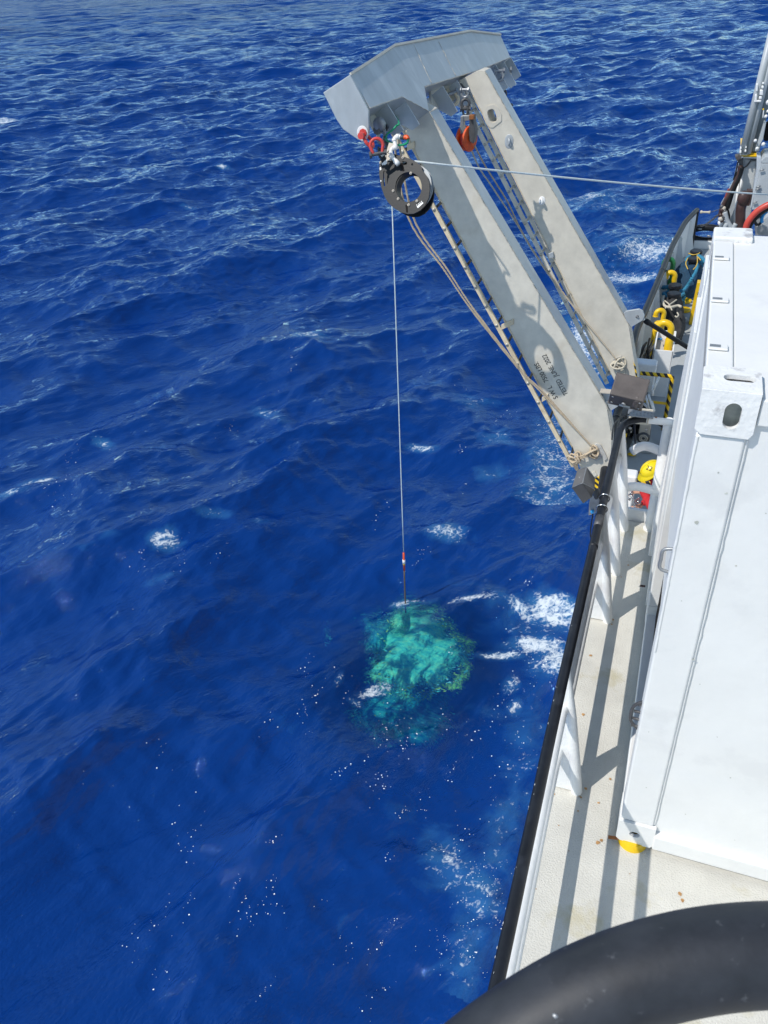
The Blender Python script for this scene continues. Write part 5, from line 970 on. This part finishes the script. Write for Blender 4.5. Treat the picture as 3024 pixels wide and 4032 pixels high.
    t = thing('lashing_turnbuckle', 'short rusty turnbuckle at the far tip of the black bulwark rail', 'turnbuckle', at(*ZB(400, 1412), y=22.2)); Acc().tube([at(*ZB(x, 1408+(x-290)*.02), y=22.2) for x in (290, 310, 350, 450, 495)], [.03, .045, .025, .025, .045], 8).build('turnbuckle', wrope, t, True)
    Acc().tube([at(*ZB(x, y), y=22.2) for x, y in ((500, 1412), (690, 1350))], .008, 6).build('line', dsteel, t, True)
    # cable runs at the foot of the bulwark
    t = thing('cable_bundle', 'bundle of black cables and hoses along the inside of the bulwark', 'cables', (-.3, 12.5, MD+.4))
    for i in range(15):
        x = -.40+.014*i+rng.normal(0, .008); z = 2.5+.30*rng.random(); m = (blackm, dsteel, brownp, blackm, beige)[i % 5] if i % 7 else wrope
        P = [(x+rng.normal(0, .03), y, z+rng.normal(0, .06)) for y in np.linspace(11.45, 14.6, 9)]
        Acc().tube(smooth_path(P, 4), .012+.012*rng.random(), 7).build('cable', m, t, True)
    Acc().tube(smooth_path([at(*Z8(330, 1555), z=2.95), at(*Z8(380, 1545), z=2.98), at(*Z8(425, 1550), z=3.0)], 4), .018, 7).build('blue_strap', hoseB, t, True)
    t = thing('white_pipe_rack', 'white painted pipes crossing behind the striped hoop by the bulwark', 'pipes', (-.15, 11.4, MD+.6))
    for i, (a, b) in enumerate((((1050, 790), (1100, 960)), ((1085, 860), (1110, 960)), ((1020, 800), (1060, 960)), ((1160, 610), (1100, 740)), ((1100, 700), (1090, 800)), ((995, 880), (1075, 960)))):
        Acc().cyl(at(*Z5(*a), y=11.6+.05*i), at(*Z5(*b), y=11.6+.05*i), .018, 8).build('pipe', whitepipe, t, True)
    box('black_kick', (-.2, 11.9, 2.5), (.3, .3, .5), blackm, t, .02)
    # a stool / tray and other small gear by the crew member
    p = at(2600, 1828, z=MD); 
    q = at(*Z5(1265, 1335), z=MD+.05); tag(box('yellow_tray', tuple(q), (.18, .5, .1), yellow, None), 'small yellow tray on the deck behind the inboard rail post', 'tray')
    q = at(*Z5(995, 1590), z=MD+.01); tag(Acc().ball(q, .05, 8, (1.6, .8, .2)).build('rag', redcloth, None, True), 'small dark red rag lying on the grey deck', 'rag')
    q = at(*Z5(878, 1402), z=MD+.03); tag(Acc().torus(q, (0, .3, 1), .05, .018, 12, 6).build('deck_eye', yellow, None, True), 'small yellow lifting eye on the grey deck', 'deck eye')
    q = at(*Z5(820, 1500), z=MD+.004); tag(Acc().box((q[0], 9.9, MD+.004), (.01, 2.2, .008)).build('deck_seam', dsteel), 'dark seam between the grey deck plates', 'seam')
    for pts, lab in ((((905, 1060), (910, 1180), (915, 1290), (960, 1310), (1050, 1335), (1120, 1345)), 'thin black lamp cable hanging behind the white cross rail'),):
        P = [at(*Z5(*p), y=5.35+.03*i) for i, p in enumerate(pts)]; t = thing('lamp_cable', lab, 'cable', P[0]); Acc().tube(smooth_path(P, 6), .0065, 8).build('cable', blackm, t, True)
deck_gear()
# ---------------------------------------------------------------- crane at the right edge
def crane():
    yc = 13.6; t = thing('crane', 'light grey deck crane with hydraulic cylinders and a dark grey boom', 'crane', (.8, yc, MD))
    f = lambda x, y, o=0: at(*ZB(x, y), y=yc+o); g = lambda x, y, o=0: at(*ZA(x, y), y=yc+o)
    def pl(name, pts, o, th, m, fn=f, par=t, bev=.01): return Acc().prism([fn(*p, o) for p in pts], (0, th, 0)).build(name, m, par, bevel=bev)
    ped = pl('pedestal', ((1150, 330), (1440, 340), (1330, 1330), (1300, 1860), (670, 1860), (690, 1620), (830, 1380), (900, 1230), (950, 1160), (1030, 790)), .1, 1.2, greyp)
    for p in (((1080, 640), (960, 1850)), ((1150, 640), (1075, 1100))): Acc().cyl(f(*p[0], .08), f(*p[1], .08), .018, 8).build('edge_bead', white, ped, True)
    pl('face_plate', ((1200, 345), (1430, 350), (1350, 1000), (1300, 1100), (1110, 1100), (1140, 700)), .075, .02, mat('light_grey_panel', (.50, .52, .52), .4, var=.04, vs=2, bump=.1), par=ped)
    pl('ledge', ((1150, 298), (1445, 300), (1440, 330), (1150, 325)), -.02, 1.3, white, par=ped)
    pl('yellow_flange', ((1110, 268), (1445, 272), (1440, 296), (1120, 290)), -.04, 1.3, yellow); pl('yellow_band', ((1255, 222), (1440, 228), (1440, 262), (1250, 258)), .02, .5, yellow)
    cab = pl('cabinet', ((1540, 430), (1700, 430), (1800, 1370), (1335, 1365), (1400, 1000)), -.35, .5, greyp); pl('cabinet_roof', ((1520, 380), (1600, 290), (1800, 290), (1800, 425), (1535, 428)), -.35, .6, greyp, par=cab)
    pl('cabinet_edge', ((1435, 280), (1520, 300), (1535, 420), (1330, 1330), (1300, 1330), (1430, 560)), -.25, .3, mat('pale_blue_grey_paint', (.47, .51, .55), .4, var=.06, vs=3, bump=.1), par=cab)
    for y in (575, 910, 960, 1225): q = f(1540-(y-430)*.215-20, y, -.38); Acc().cyl(q, q+[.06, 0, .02], .012, 8).build('door_clip', steel, cab, True)
    # boom with its pipes and cylinders
    bm = pl('boom', ((1240, 2200), (1425, 2200), (1700, 900), (1900, 0), (1900, -800), (1800, -800), (1480, 1000)), .05, .45, dgreyp, g)
    for a, b, r, m in (((1095, 2240), (1700, -250), .048, greyp), ((1135, 2240), (1740, -200), .040, dgreyp), ((1175, 2240), (1500, 980), .026, greyp), ((1205, 2240), (1760, -100), .034, greyp), ((1235, 2240), (1800, -100), .02, greyp)):
        Acc().cyl(g(*a, -.02), g(*b, -.02), r, 14).build('cylinder', m, bm, True)
    for (x0_, y0_, x1_, y1_) in ((1365, 885, 1405, 1035), (1340, 1095, 1385, 1220), (1330, 1205, 1470, 1245), (1435, 1005, 1505, 1110), (1420, 1130, 1480, 1190), (1470, 925, 1520, 980), (1485, 860, 1525, 900), (1055, 2120, 1085, 2165), (1045, 2175, 1085, 2240), (1160, 2105, 1185, 2135), (1145, 2165, 1180, 2215)):
        P = [(x0_, y0_), (x1_, y0_), (x1_-8, y1_), (x0_-8, y1_)]; pl('valve_block', P, -.12, .12, white, g, bm, .012)
    # working parts right at the frame edge
    for (x, y), r in (((1600, 1250), .035), ((1590, 1420), .02), ((1550, 1520), .022), ((1660, 1300), .035), ((1500, 2060), .026), ((1380, 2140), .022), ((1345, 1990), .022)): Acc().cyl(g(x, y, -.2), g(x+r*300, y-r*500, -.16), r, 10).build('fitting', white, t, True)
    pl('white_arm', ((1520, 1620), (1560, 1640), (1500, 1960), (1380, 2180), (1340, 2200), (1420, 1950)), -.15, .14, greyp, g); pl('dark_recess', ((1560, 1640), (1659, 1600), (1800, 1950), (1530, 2000), (1500, 1960)), -.05, .1, matt, g)
    pl('yellow_link', ((1490, 1370), (1520, 1365), (1520, 1400), (1480, 1400)), -.2, .05, yellow, g); pl('rod', ((1500, 1400), (1520, 1400), (1500, 1560), (1485, 1540)), -.2, .05, white, g)
    pl('winch_head', ((1540, 1590), (1560, 1560), (1640, 1500), (1800, 1500), (1800, 1800), (1560, 1740), (1530, 1640)), -.55, .3, greyp); pl('winch_foot', ((1420, 1700), (1530, 1660), (1800, 1790), (1800, 1900), (1400, 1880)), -.6, .5, steel)
    # hoses and pipes
    def hose(lab, pts, r, m, o, name='hose'): 
        P = smooth_path([f(*p, o) for p in pts], 8); h = thing(name, lab, 'hose', P[0]); Acc().tube(P, r, 12).build('tube', m, h, True)
    hose('thick red hose arching over the far roof edge at the right', ((1190, 1860), (1200, 1780), (1260, 1600), (1420, 1410), (1600, 1290), (1760, 1230)), .045, hoseR, -.9)
    hose('thick black hose arching just under the red hose', ((1235, 1880), (1240, 1800), (1290, 1650), (1450, 1460), (1620, 1340), (1760, 1290)), .048, blackm, -.85)
    hose('short bright blue hose beside the winch at the right edge', ((1545, 1620), (1530, 1560), (1570, 1460), (1640, 1400)), .022, hoseB, -.8)
    hose('black hose coil hanging under the thick hoses', ((1420, 1480), (1390, 1570), (1430, 1660), (1500, 1640), (1540, 1540), (1490, 1470)), .02, blackm, -.7)
    hose('stout dark brown pipe rising past the crane pedestal to a valve', ((1080, 1860), (1100, 1600), (1110, 1350), (1150, 1200), (1195, 1140), (1220, 1050)), .072, brownp, -.15, 'brown_pipe')
    v = thing('valve', 'dark brown bulky valve on top of the brown pipe', 'valve', f(1170, 1110, -.2)); Acc().ball(f(1165, 1125, -.2), .09, 14, (1, .8, 1.2)).build('body', brownp, v, True); box('flange', f(1260, 1110, -.15), (.08, .14, .22), brownp, v, .01)
    for i, pts in enumerate((((1110, 470), (1080, 600), (1000, 800), (900, 1010), (800, 1180), (730, 1330), (700, 1450)), ((1130, 500), (1080, 680), (990, 880), (930, 1020), (880, 1180), (830, 1330)), ((1050, 400), (1010, 600), (960, 760)), ((880, 940), (830, 1050), (790, 1200), (760, 1360), (740, 1480)), ((1060, 600), (960, 900), (870, 1120), (800, 1300), (770, 1400)), ((830, 1330), (870, 1480), (850, 1600), (880, 1680)))):
        hose(('dark brown hose hanging down the outer side of the crane', 'black hose next to the brown one on the outer side of the crane', 'thin black wire leading down from the lamp bracket on the crane', 'short red-brown hose at the bottom of the hose run', 'middle black hose of the run beside the crane', 'short black hose tail at the crane foot')[i], pts, (.034, .04, .010, .022, .026, .02)[i], (brownp, blackm, blackm, mat('rust_red_hose', (.25, .05, .04), .5), blackm, blackm)[i], -.1)
    l = thing('crane_lamp', 'brown-grey floodlight bracket on the outer corner of the crane', 'lamp', f(1060, 340, -.1)); pl('lamp_body', ((990, 285), (1060, 265), (1130, 320), (1100, 350), (1030, 380)), -.15, .15, brownbox, par=l); pl('lamp_arm', ((1040, 380), (1100, 350), (1160, 340), (1160, 480), (1110, 560), (1040, 540), (1080, 440)), -.05, .1, dsteel, par=l)
    y_ = thing('pipe_support', 'light grey forked pipe support at the crane foot', 'pipe support', f(800, 1400, -.2))
    for P in (((790, 1400), (830, 1560), (870, 1640), (930, 1760), (930, 1850)), ((850, 1630), (800, 1700), (780, 1850)), ((1010, 1640), (950, 1750))): Acc().tube(smooth_path([f(*p, -.2) for p in P], 4), .035, 10).build('pipe', greyp, y_, True)
    Acc().ball(f(710, 1620, -.1), .05, 10).build('knob', white, y_, True); pl('foot_plate', ((700, 1650), (820, 1600), (860, 1860), (680, 1860)), -.05, .2, greyp, par=y_)
    for i in range(9): q = f(740+rng.uniform(-40, 60), 1300+i*35, -.2); Acc().ball(q, .03+.02*rng.random(), 8, (1, .7, 1)).build('hose_coupling', (dsteel, beige, brownp)[i % 3], y_, True)
    for pts in (((1440, 345), (1330, 350), (1280, 400), (1220, 480), (1150, 515)), ((1440, 372), (1340, 375), (1300, 400), (1240, 480), (1160, 520))): Acc().tube(smooth_path([f(*p, .06) for p in pts], 5), .006, 6).build('wire', dsteel, ped, True)
crane()
# ---------------------------------------------------------------- floodlights clamped to the guard rail
def floodlights():
    # brown one on the end rail
    y0 = 4.93; f = lambda x, y, o=0: at(*Z5(x, y), y=y0+o)
    t = thing('floodlight', 'dark brown square floodlight clamped on top of the white end rail', 'floodlight', f(850, 760))
    # box seen from above behind: eight corners
    A = Acc(); top = [f(675, 740, -.02), f(780, 690, .0), f(975, 648, .06), f(870, 690, .10)]
    c = f(850, 755, 0); rot = Matrix.Rotation(math.radians(-8), 3, 'Z')@Matrix.Rotation(math.radians(38), 3, 'X')@Matrix.Rotation(math.radians(9), 3, 'Y')
    b = box('housing', c, (.225, .17, .145), brownbox, t, .010, rot)
    def lp(v): return c+np.array(rot@Vector(v))
    Acc().box(lp((0, -.0, -.075)), (.232, .176, .014), rot).build('rim', brownbox, t, bevel=.004); Acc().box(lp((0, 0, -.084)), (.19, .14, .004), rot).build('lens', glass, t)
    for s_ in ((-.09, -.088, .05), (.09, -.088, .05), (.09, -.088, -.04), (-.09, -.088, -.04)): Acc().cyl(lp(s_), lp((s_[0], s_[1]-.004, s_[2])), .008, 8).build('screw', steel, t, True)
    Acc().cyl(lp((-.01, -.09, -.01)), lp((-.01, -.1, -.01)), .014, 12).build('knob', steel, t, True)
    Acc().box(lp((.0, -.089, -.055)), (.075, .004, .025), rot).build('label', glass, t)
    Acc().tube(smooth_path([f(960, 810, -.05), f(945, 835, -.08), f(920, 870, -.08), f(912, 905, -.06)], 4), .020, 10).build('swivel', brownbox, t, True); Acc().ball(f(935, 840, -.08), .032, 10).build('joint', brownbox, t, True)
    Acc().prism([f(*p, .16) for p in ((830, 905), (1048, 900), (1045, 980), (1050, 1010), (820, 1045))], (0, -.012, 0)).build('mount_plate', steel, t, bevel=.003) if False else None
    pz = RZ+.03; Acc().box((-.10+.02, 5.17, RZ+.055), (.085*2.1, .10, .008)).build('mount_plate', steel, t, bevel=.002); Acc().box((-.08, 5.236, RZ+.0), (.16, .006, .13)).build('mount_plate', alu, t, bevel=.002)
    for i in range(7):
        for j in range(3): Acc().box((-.155+i*.025, 5.145+j*.024, RZ+.0605), (.016, .004, .003), Matrix.Rotation(.8 if (i+j) % 2 else -.8, 3, 'Z')).build('tread', steel, t)
    for x in (-.135, -.025):
        Acc().torus((x, 5.2, RZ), (1, 0, 0), .032, .006, 20, 8).build('clamp', beige, t, True)
        for z in (.05, -.05): Acc().cyl((x, 5.135, RZ+z), (x, 5.13, RZ+z), .010, 8).build('nut', steel, t, True)
    c2 = Acc(); 
    Acc().box((.035, 5.2, RZ), (.03, .093, .093)).build('rust_patch', rust, t, bevel=.02) if False else Acc().cyl((.018, 5.2, RZ), (.035, 5.2, RZ), .028, 14).build('rust_patch', rust, t, True)
    # grey one on the side rail
    q = at(*Z5(580, 1860), z=RZ); y1 = q[1]; f = lambda x, y, o=0: at(*Z5(x, y), y=y1+o)
    t = thing('floodlight', 'scuffed dark grey box floodlight hung outboard of the black rail', 'floodlight', f(400, 1700))
    # corners read off the picture: top ridge, left end, lower end
    P = {'a': (320, 1555, -.02), 'b': (415, 1528, .02), 'c': (505, 1650, .0), 'd': (500, 1760, -.04), 'e': (470, 1845, -.06), 'f': (380, 1910, -.10), 'g': (262, 1745, -.12), 'h': (375, 1695, -.17)}
    V = {k: f(*v) for k, v in P.items()}
    cen = sum(V.values())/8; back = np.array([-.02, .14, -.02])
    hid = V['a']+V['e']-V['h'] if False else cen+np.array([0, .12, -.03])
    order = ['a', 'b', 'c', 'd', 'e', 'f', 'g', 'h']; VV = [V[k] for k in order]+[hid]
    mk('housing', VV, [(0, 1, 7, 6), (1, 2, 3, 7), (7, 3, 4), (7, 4, 5, 6), (0, 8, 1), (1, 8, 2), (2, 8, 3), (3, 8, 4), (4, 8, 5), (5, 8, 6), (6, 8, 0)], greybox, t, bevel=.004)
    for a, b in (('b', 'h'), ('h', 'g'), ('b', 'c'), ('h', 'd')):
        n = 9; m_ = [V[a]+(V[b]-V[a])*k for k in np.linspace(.03, .97, n)]; Acc().tube(m_, [.0012+.0022*rng.random() for _ in m_], 6).build('bare_edge', steel, t, True)
    q = f(520, 1810, .02); Acc().ball(q, .03, 10, (.8, 1, 1.4)).build('joint', dsteel, t, True)
    yb = y1+.02; br = Acc().prism([f(*p, .0) for p in ((455, 1835), (545, 1825), (540, 1960), (500, 2010), (435, 2030), (440, 1900))], (0, .012, 0)).build('mount_plate', steel, t, bevel=.002)
    for py in (1852, 1965):
        q = at(*Z5(590, py), z=RZ); Acc().torus((-.20, q[1], RZ), (0, 1, 0), .032, .005, 20, 8).build('clamp', chrome, t, True)
    Acc().ball(f(475, 1990, -.01), .014, 8).build('gland', hoseB, t, True)
    for P_ in (((480, 2010), (470, 2080), (455, 2200), (460, 2250)), ((515, 2010), (500, 2100), (478, 2190))): Acc().tube(smooth_path([f(*p, -.01) for p in P_], 5), .0045, 6).build('loose_wire', blackm, t, True)
    Acc().tube([(-.20, y1-.30, RZ), (-.20, y1-.20, RZ)], .0262, 16).build('bare_band', dsteel, t, True)
    P_ = [f(520, 1000+60, -.02)]; q0 = at(*Z5(820, 985), y=5.0); Acc().tube(smooth_path([at(*Z5(850, 990), y=5.05), at(*Z5(760, 1030), y=4.95), at(*Z5(700, 1090), y=4.8), at(*Z5(682, 1180), y=4.6), at(*Z5(675, 1250), y=4.45)], 6), .005, 6).build('lamp_wire', blackm, t, True)
floodlights()
# ---------------------------------------------------------------- crew member
def crew():
    hd = at(2572, 1842, z=3.80); hx_, hy, hz = hd
    t = thing('person', 'crew member in red overalls and yellow helmet leaning to handle a chain at the bulwark', 'person', (hx_+.22, hy+.05, MD))
    hand = at(2496, 1930, z=3.27)
    def skinmesh(name, V, E, r, m, lvl=2, root=0):
        me = bpy.data.meshes.new(name); og = org(t); me.from_pydata([tuple(np.array(v, float)-og) for v in V], E, []); me.materials.append(m)
        o = bpy.data.objects.new(name, me); C.objects.link(o); o.parent = t; ORG[o.name] = og
        s = o.modifiers.new('skin', 'SKIN')
        for i, q in enumerate(r): me.skin_vertices[0].data[i].radius = (q, q) if not hasattr(q, '__len__') else q
        me.skin_vertices[0].data[root].use_root = True
        u = o.modifiers.new('sub', 'SUBSURF'); u.levels = u.render_levels = lvl
        s.use_smooth_shade = True; return o
    x, y = hx_, hy
    pel = np.array([x+.30, y+.10, 3.10]); che = np.array([x+.13, y+.06, 3.48]); nk = np.array([x+.05, y+.03, 3.62])
    sL = che+[-.02, -.17, .06]; sR = che+[.0, .19, .06]
    el = np.array([x+.14, y-.30, 3.28]); wr = hand+np.array([.12, .0, .0]); 
    elr = np.array([x+.06, y+.30, 3.25]); wrr = np.array([x-.08, y+.14, 3.12])
    kL, fL = pel+[-.06, -.12, -.45], pel+[.02, -.13, -.86]; kR, fR = pel+[.04, .14, -.44], pel+[.16, .16, -.86]
    # body: one continuous surface in overalls
    V = [pel, (pel+che)/2+[0, 0, .01], che, nk, sL, el, wr+[.02, 0, 0], sR, elr, wrr+[.03, 0, .02], pel+[-.02, -.10, -.08], kL, fL, pel+[.02, .10, -.08], kR, fR, fL+[-.16, 0, -.0], fR+[-.16, 0, 0]]
    E = [(0, 1), (1, 2), (2, 3), (2, 4), (4, 5), (5, 6), (2, 7), (7, 8), (8, 9), (0, 10), (10, 11), (11, 12), (0, 13), (13, 14), (14, 15), (12, 16), (15, 17)]
    skinmesh('body', V, E, [.15, .14, .155, .075, .075, .055, .045, .075, .055, .045, .10, .075, .06, .10, .075, .06, .045, .045], redcloth)
    # head with face looking down to the left
    d = (hand-hd); d[2] = -.55; d /= np.linalg.norm(d); d = np.array([-.75, -.35, -.55]); d /= np.linalg.norm(d)
    zax = np.array([-.35, -.15, .92]); zax -= d*(zax@d); zax /= np.linalg.norm(zax); sx = np.cross(d, zax)
    Hc = hd+np.array([.0, 0, -.05]); Mx = np.array([sx, d, zax]).T
    A = Acc(); k = 20; W = []
    for i in range(13):
        th = math.pi*i/12
        for j in range(k):
            ph = 2*math.pi*j/k; v = np.array([.076*math.sin(th)*math.cos(ph), .096*math.sin(th)*math.sin(ph), .118*math.cos(th)])
            if v[2] < -.02: v[0] *= 1-.9*abs(v[2]+.02)/.12*.5; v[1] += .012*(abs(v[2])/.1)
            if v[1] > .06:
                if abs(v[0]) < .016 and -.045 < v[2] < .012: v[1] += .022*(1-abs(v[0])/.02)
                if .010 < v[2] < .035 and .015 < abs(v[0]) < .05: v[1] -= .010
                if -.075 < v[2] < -.055: v[1] += .004
            W.append(Hc+Mx@v)
    Fc = [(i*k+j, (i+1)*k+j, (i+1)*k+(j+1) % k, i*k+(j+1) % k) for i in range(12) for j in range(k)]
    h = mk('head', W, Fc, skin, t, True); 
    for s_ in (-1, 1):
        Acc().ball(Hc+Mx@np.array([s_*.030, .082, .015]), .013, 10).build('eye', white, h, True); Acc().ball(Hc+Mx@np.array([s_*.030, .0935, .015]), .006, 8).build('pupil', blackm, h, True)
        Acc().torus(Hc+Mx@np.array([s_*.078, .0, -.005]), Mx@np.array([1, .2, 0]), .022, .007, 14, 6, (.7, 1.15)).build('ear', skin, h, True)
        Acc().prism([Hc+Mx@np.array([s_*x_, .103, z_]) for x_, z_ in ((.008, .03), (.052, .032), (.055, .012), (.035, -.004), (.012, .004))], Mx@np.array([0, -.006, 0])).build('sunglass_lens', blackm, h)
    Acc().ball(Hc+Mx@np.array([0, .088, -.066]), .016, 10, (1.5, .5, .35)).build('mouth', mat('lips', (.4, .14, .11), .5), h, True)
    Acc().cyl(nk, Hc-zax*.08, .052, 14).build('neck', skin, t, True)
    A = Acc()
    for i in range(60):
        a = rng.uniform(2.4, 7.0); z = rng.uniform(-.06, .03); p = Hc+Mx@np.array([.078*math.cos(a), .094*math.sin(a), z]); A.tube([p, p+Mx@np.array([.01*math.cos(a), .008*math.sin(a), -.035])], [.007, .003], 5)
    tag(A.build('hair', hair, t, True), kind='stuff')
    Acc().torus(Hc+Mx@np.array([0, -.005, -.085]), zax, .085, .018, 16, 8).build('collar', redcloth, t, True)
    # helmet
    hc = Hc+zax*.028; V = []; Fc = []; n = 32; rings = 9
    for i in range(rings):
        th = .5*math.pi*i/(rings-1)*1.04
        for j in range(n):
            ph = 2*math.pi*j/n; rx, ry, rz = .118, .140, .115; V.append(hc+Mx@np.array([rx*math.sin(th)*math.cos(ph), ry*math.sin(th)*math.sin(ph), rz*math.cos(th)]))
    for i in range(rings-1):
        for j in range(n): Fc.append((i*n+j, (i+1)*n+j, (i+1)*n+(j+1) % n, i*n+(j+1) % n))
    base = len(V)-n
    for j in range(n):
        ph = 2*math.pi*j/n; b = .012+.045*max(0, math.sin(ph))**1.2; V.append(hc+Mx@np.array([(.118+b*.6)*math.cos(ph), (.140+b)*math.sin(ph), -.012-.012*max(0, math.sin(ph))]))
    for j in range(n): Fc.append((base+j, base+n+j, base+n+(j+1) % n, base+(j+1) % n))
    hl = mk('helmet', V, Fc, helmety, t, True); sol = hl.modifiers.new('thick', 'SOLIDIFY'); sol.thickness = .004
    Acc().tube([hc+Mx@np.array([0, .140*math.sin(a), .115*math.cos(a)+.003]) for a in np.linspace(-1.2, 1.2, 14)], .009, 8).build('ridge', helmety, hl, True)
    # number on the side of the helmet that faces the viewer
    dirc = CAM-hc; dirc /= np.linalg.norm(dirc); o = at(2531, 1852, y=hy); 
    lv = Mx.T@dirc
    q0 = at(*Z5(1078, 1540), z=hc[2]); 
    # foot point on the shell below the picture position of the digits
    best = None
    for i in range(2, rings):
        for j in range(n):
            p = V[i*n+j]; c_ = R.T@(p-CAM); u, v_ = 1512+F*c_[0]/-c_[2], 2016-F*c_[1]/-c_[2]; e = (u-2556)**2+(v_-1848)**2
            nn = (p-hc); 
            if nn@dirc > .02 and (best is None or e < best[0]): best = (e, p)
    p = best[1]; nn = (p-hc)/np.linalg.norm(p-hc); ux = np.cross([0, 0, 1], nn); ux /= np.linalg.norm(ux); ux = ux if ux[0] > 0 else -ux; uy = np.cross(nn, ux); uy = uy if uy[2] > 0 else -uy
    tx = text('number', '22', blackm, hl, p-ux*.038-uy*.025+nn*.004, ux, uy, .055)
    og = Vector(org(hl))
    for v_ in tx.data.vertices:
        w_ = np.array(v_.co+og); r_ = Mx.T@(w_-hc); s_ = math.sqrt((r_[0]/.118)**2+(r_[1]/.140)**2+(r_[2]/.115)**2); r_ = r_/s_*1.035; v_.co = Vector(hc+Mx@r_)-og
    # sleeve and hand with five fingers round the shackle
    Acc().tube(smooth_path([el, (el+wr)/2+[0, 0, .01], wr], 6), [.062-.0008*i for i in range(13)], 16).build('sleeve', redcloth, t, True)
    pd = np.array([-.98, -.06, -.05]); pd /= np.linalg.norm(pd); pu = np.array([-.05, -.66, .72]); pu -= pd*(pu@pd); pu /= np.linalg.norm(pu); ps = np.cross(pd, pu)
    w0 = wr; V = [w0+pd*-.02, w0+pd*.03, w0+pd*.075]; E = [(0, 1), (1, 2)]; r = [(.027, .032), (.024, .036), (.018, .040)]
    for i, (o_, ln, cur) in enumerate(((.030, .078, .30), (.011, .084, .55), (-.009, .078, .75), (-.028, .062, .9))):
        a = w0+pd*.062+ps*o_*.8; b = a+pd*.030+ps*o_*.12; c_ = b+(pd*math.cos(cur*.5)-pu*math.sin(cur*.5))*ln*.42; d_ = c_+(pd*math.cos(cur*1.3)-pu*math.sin(cur*1.3))*ln*.33; e_ = d_+(pd*math.cos(cur*2.0)-pu*math.sin(cur*2.0))*ln*.27
        n0 = len(V); V += [a, b, c_, d_, e_]; E += [(1, n0), (n0, n0+1), (n0+1, n0+2), (n0+2, n0+3), (n0+3, n0+4)]; r += [.011, .0105, .0095, .0088, .0075]
    n0 = len(V); a = w0+pd*.02+ps*.030; V += [a, a+pd*.030+ps*.022-pu*.012, a+pd*.058+ps*.022-pu*.026, a+pd*.080+ps*.012-pu*.036]; E += [(0, n0), (n0, n0+1), (n0+1, n0+2), (n0+2, n0+3)]; r += [.014, .0125, .0105, .009]
    skinmesh('hand', V, E, r, skin, 2)
    V = [wrr+[.04, 0, .03], wrr, wrr+[-.06, -.01, -.03]]; E = [(0, 1), (1, 2)]; r = [(.03, .03), (.03, .036), (.02, .036)]
    for o_ in (.028, .010, -.010, -.027):
        n0 = len(V); b = wrr+np.array([-.07, o_, -.035]); V += [b, b+[-.03, 0, -.02], b+[-.045, 0, -.045]]; E += [(2, n0), (n0, n0+1), (n0+1, n0+2)]; r += [.010, .009, .008]
    n0 = len(V); b = wrr+np.array([-.02, -.035, -.01]); V += [b, b+[-.035, -.012, -.02], b+[-.055, -.004, -.035]]; E += [(1, n0), (n0, n0+1), (n0+1, n0+2)]; r += [.012, .011, .009]
    skinmesh('hand', V, E, r, skin, 2)
    # things held
    f = lambda x, y: at(*Z5(x, y), z=hand[2]-.03)
    for c_, dn, lab, s_ in ((f(878, 1800), (0, 0, 1), 'upper polished shackle between the fingers of the crew member', .026), (f(855, 1835), (-1, -.3, 0), 'lower polished shackle hanging left of the hand', .030), (f(935, 1880), (.3, 0, -1), 'polished shackle dangling below the hand over the bulwark', .028)):
        shackle_thing('bright_shackle', lab, c_, (.5, .6, .3), dn, s_, .009, chrome, chrome, 'bright shackles held by the crew member')
    chain('held_chain', 'short bright chain hanging from the hand of the crew member', [f(885, 1830), f(895, 1870), f(905, 1930), f(925, 1975)], 6, .007, chrome)
crew()
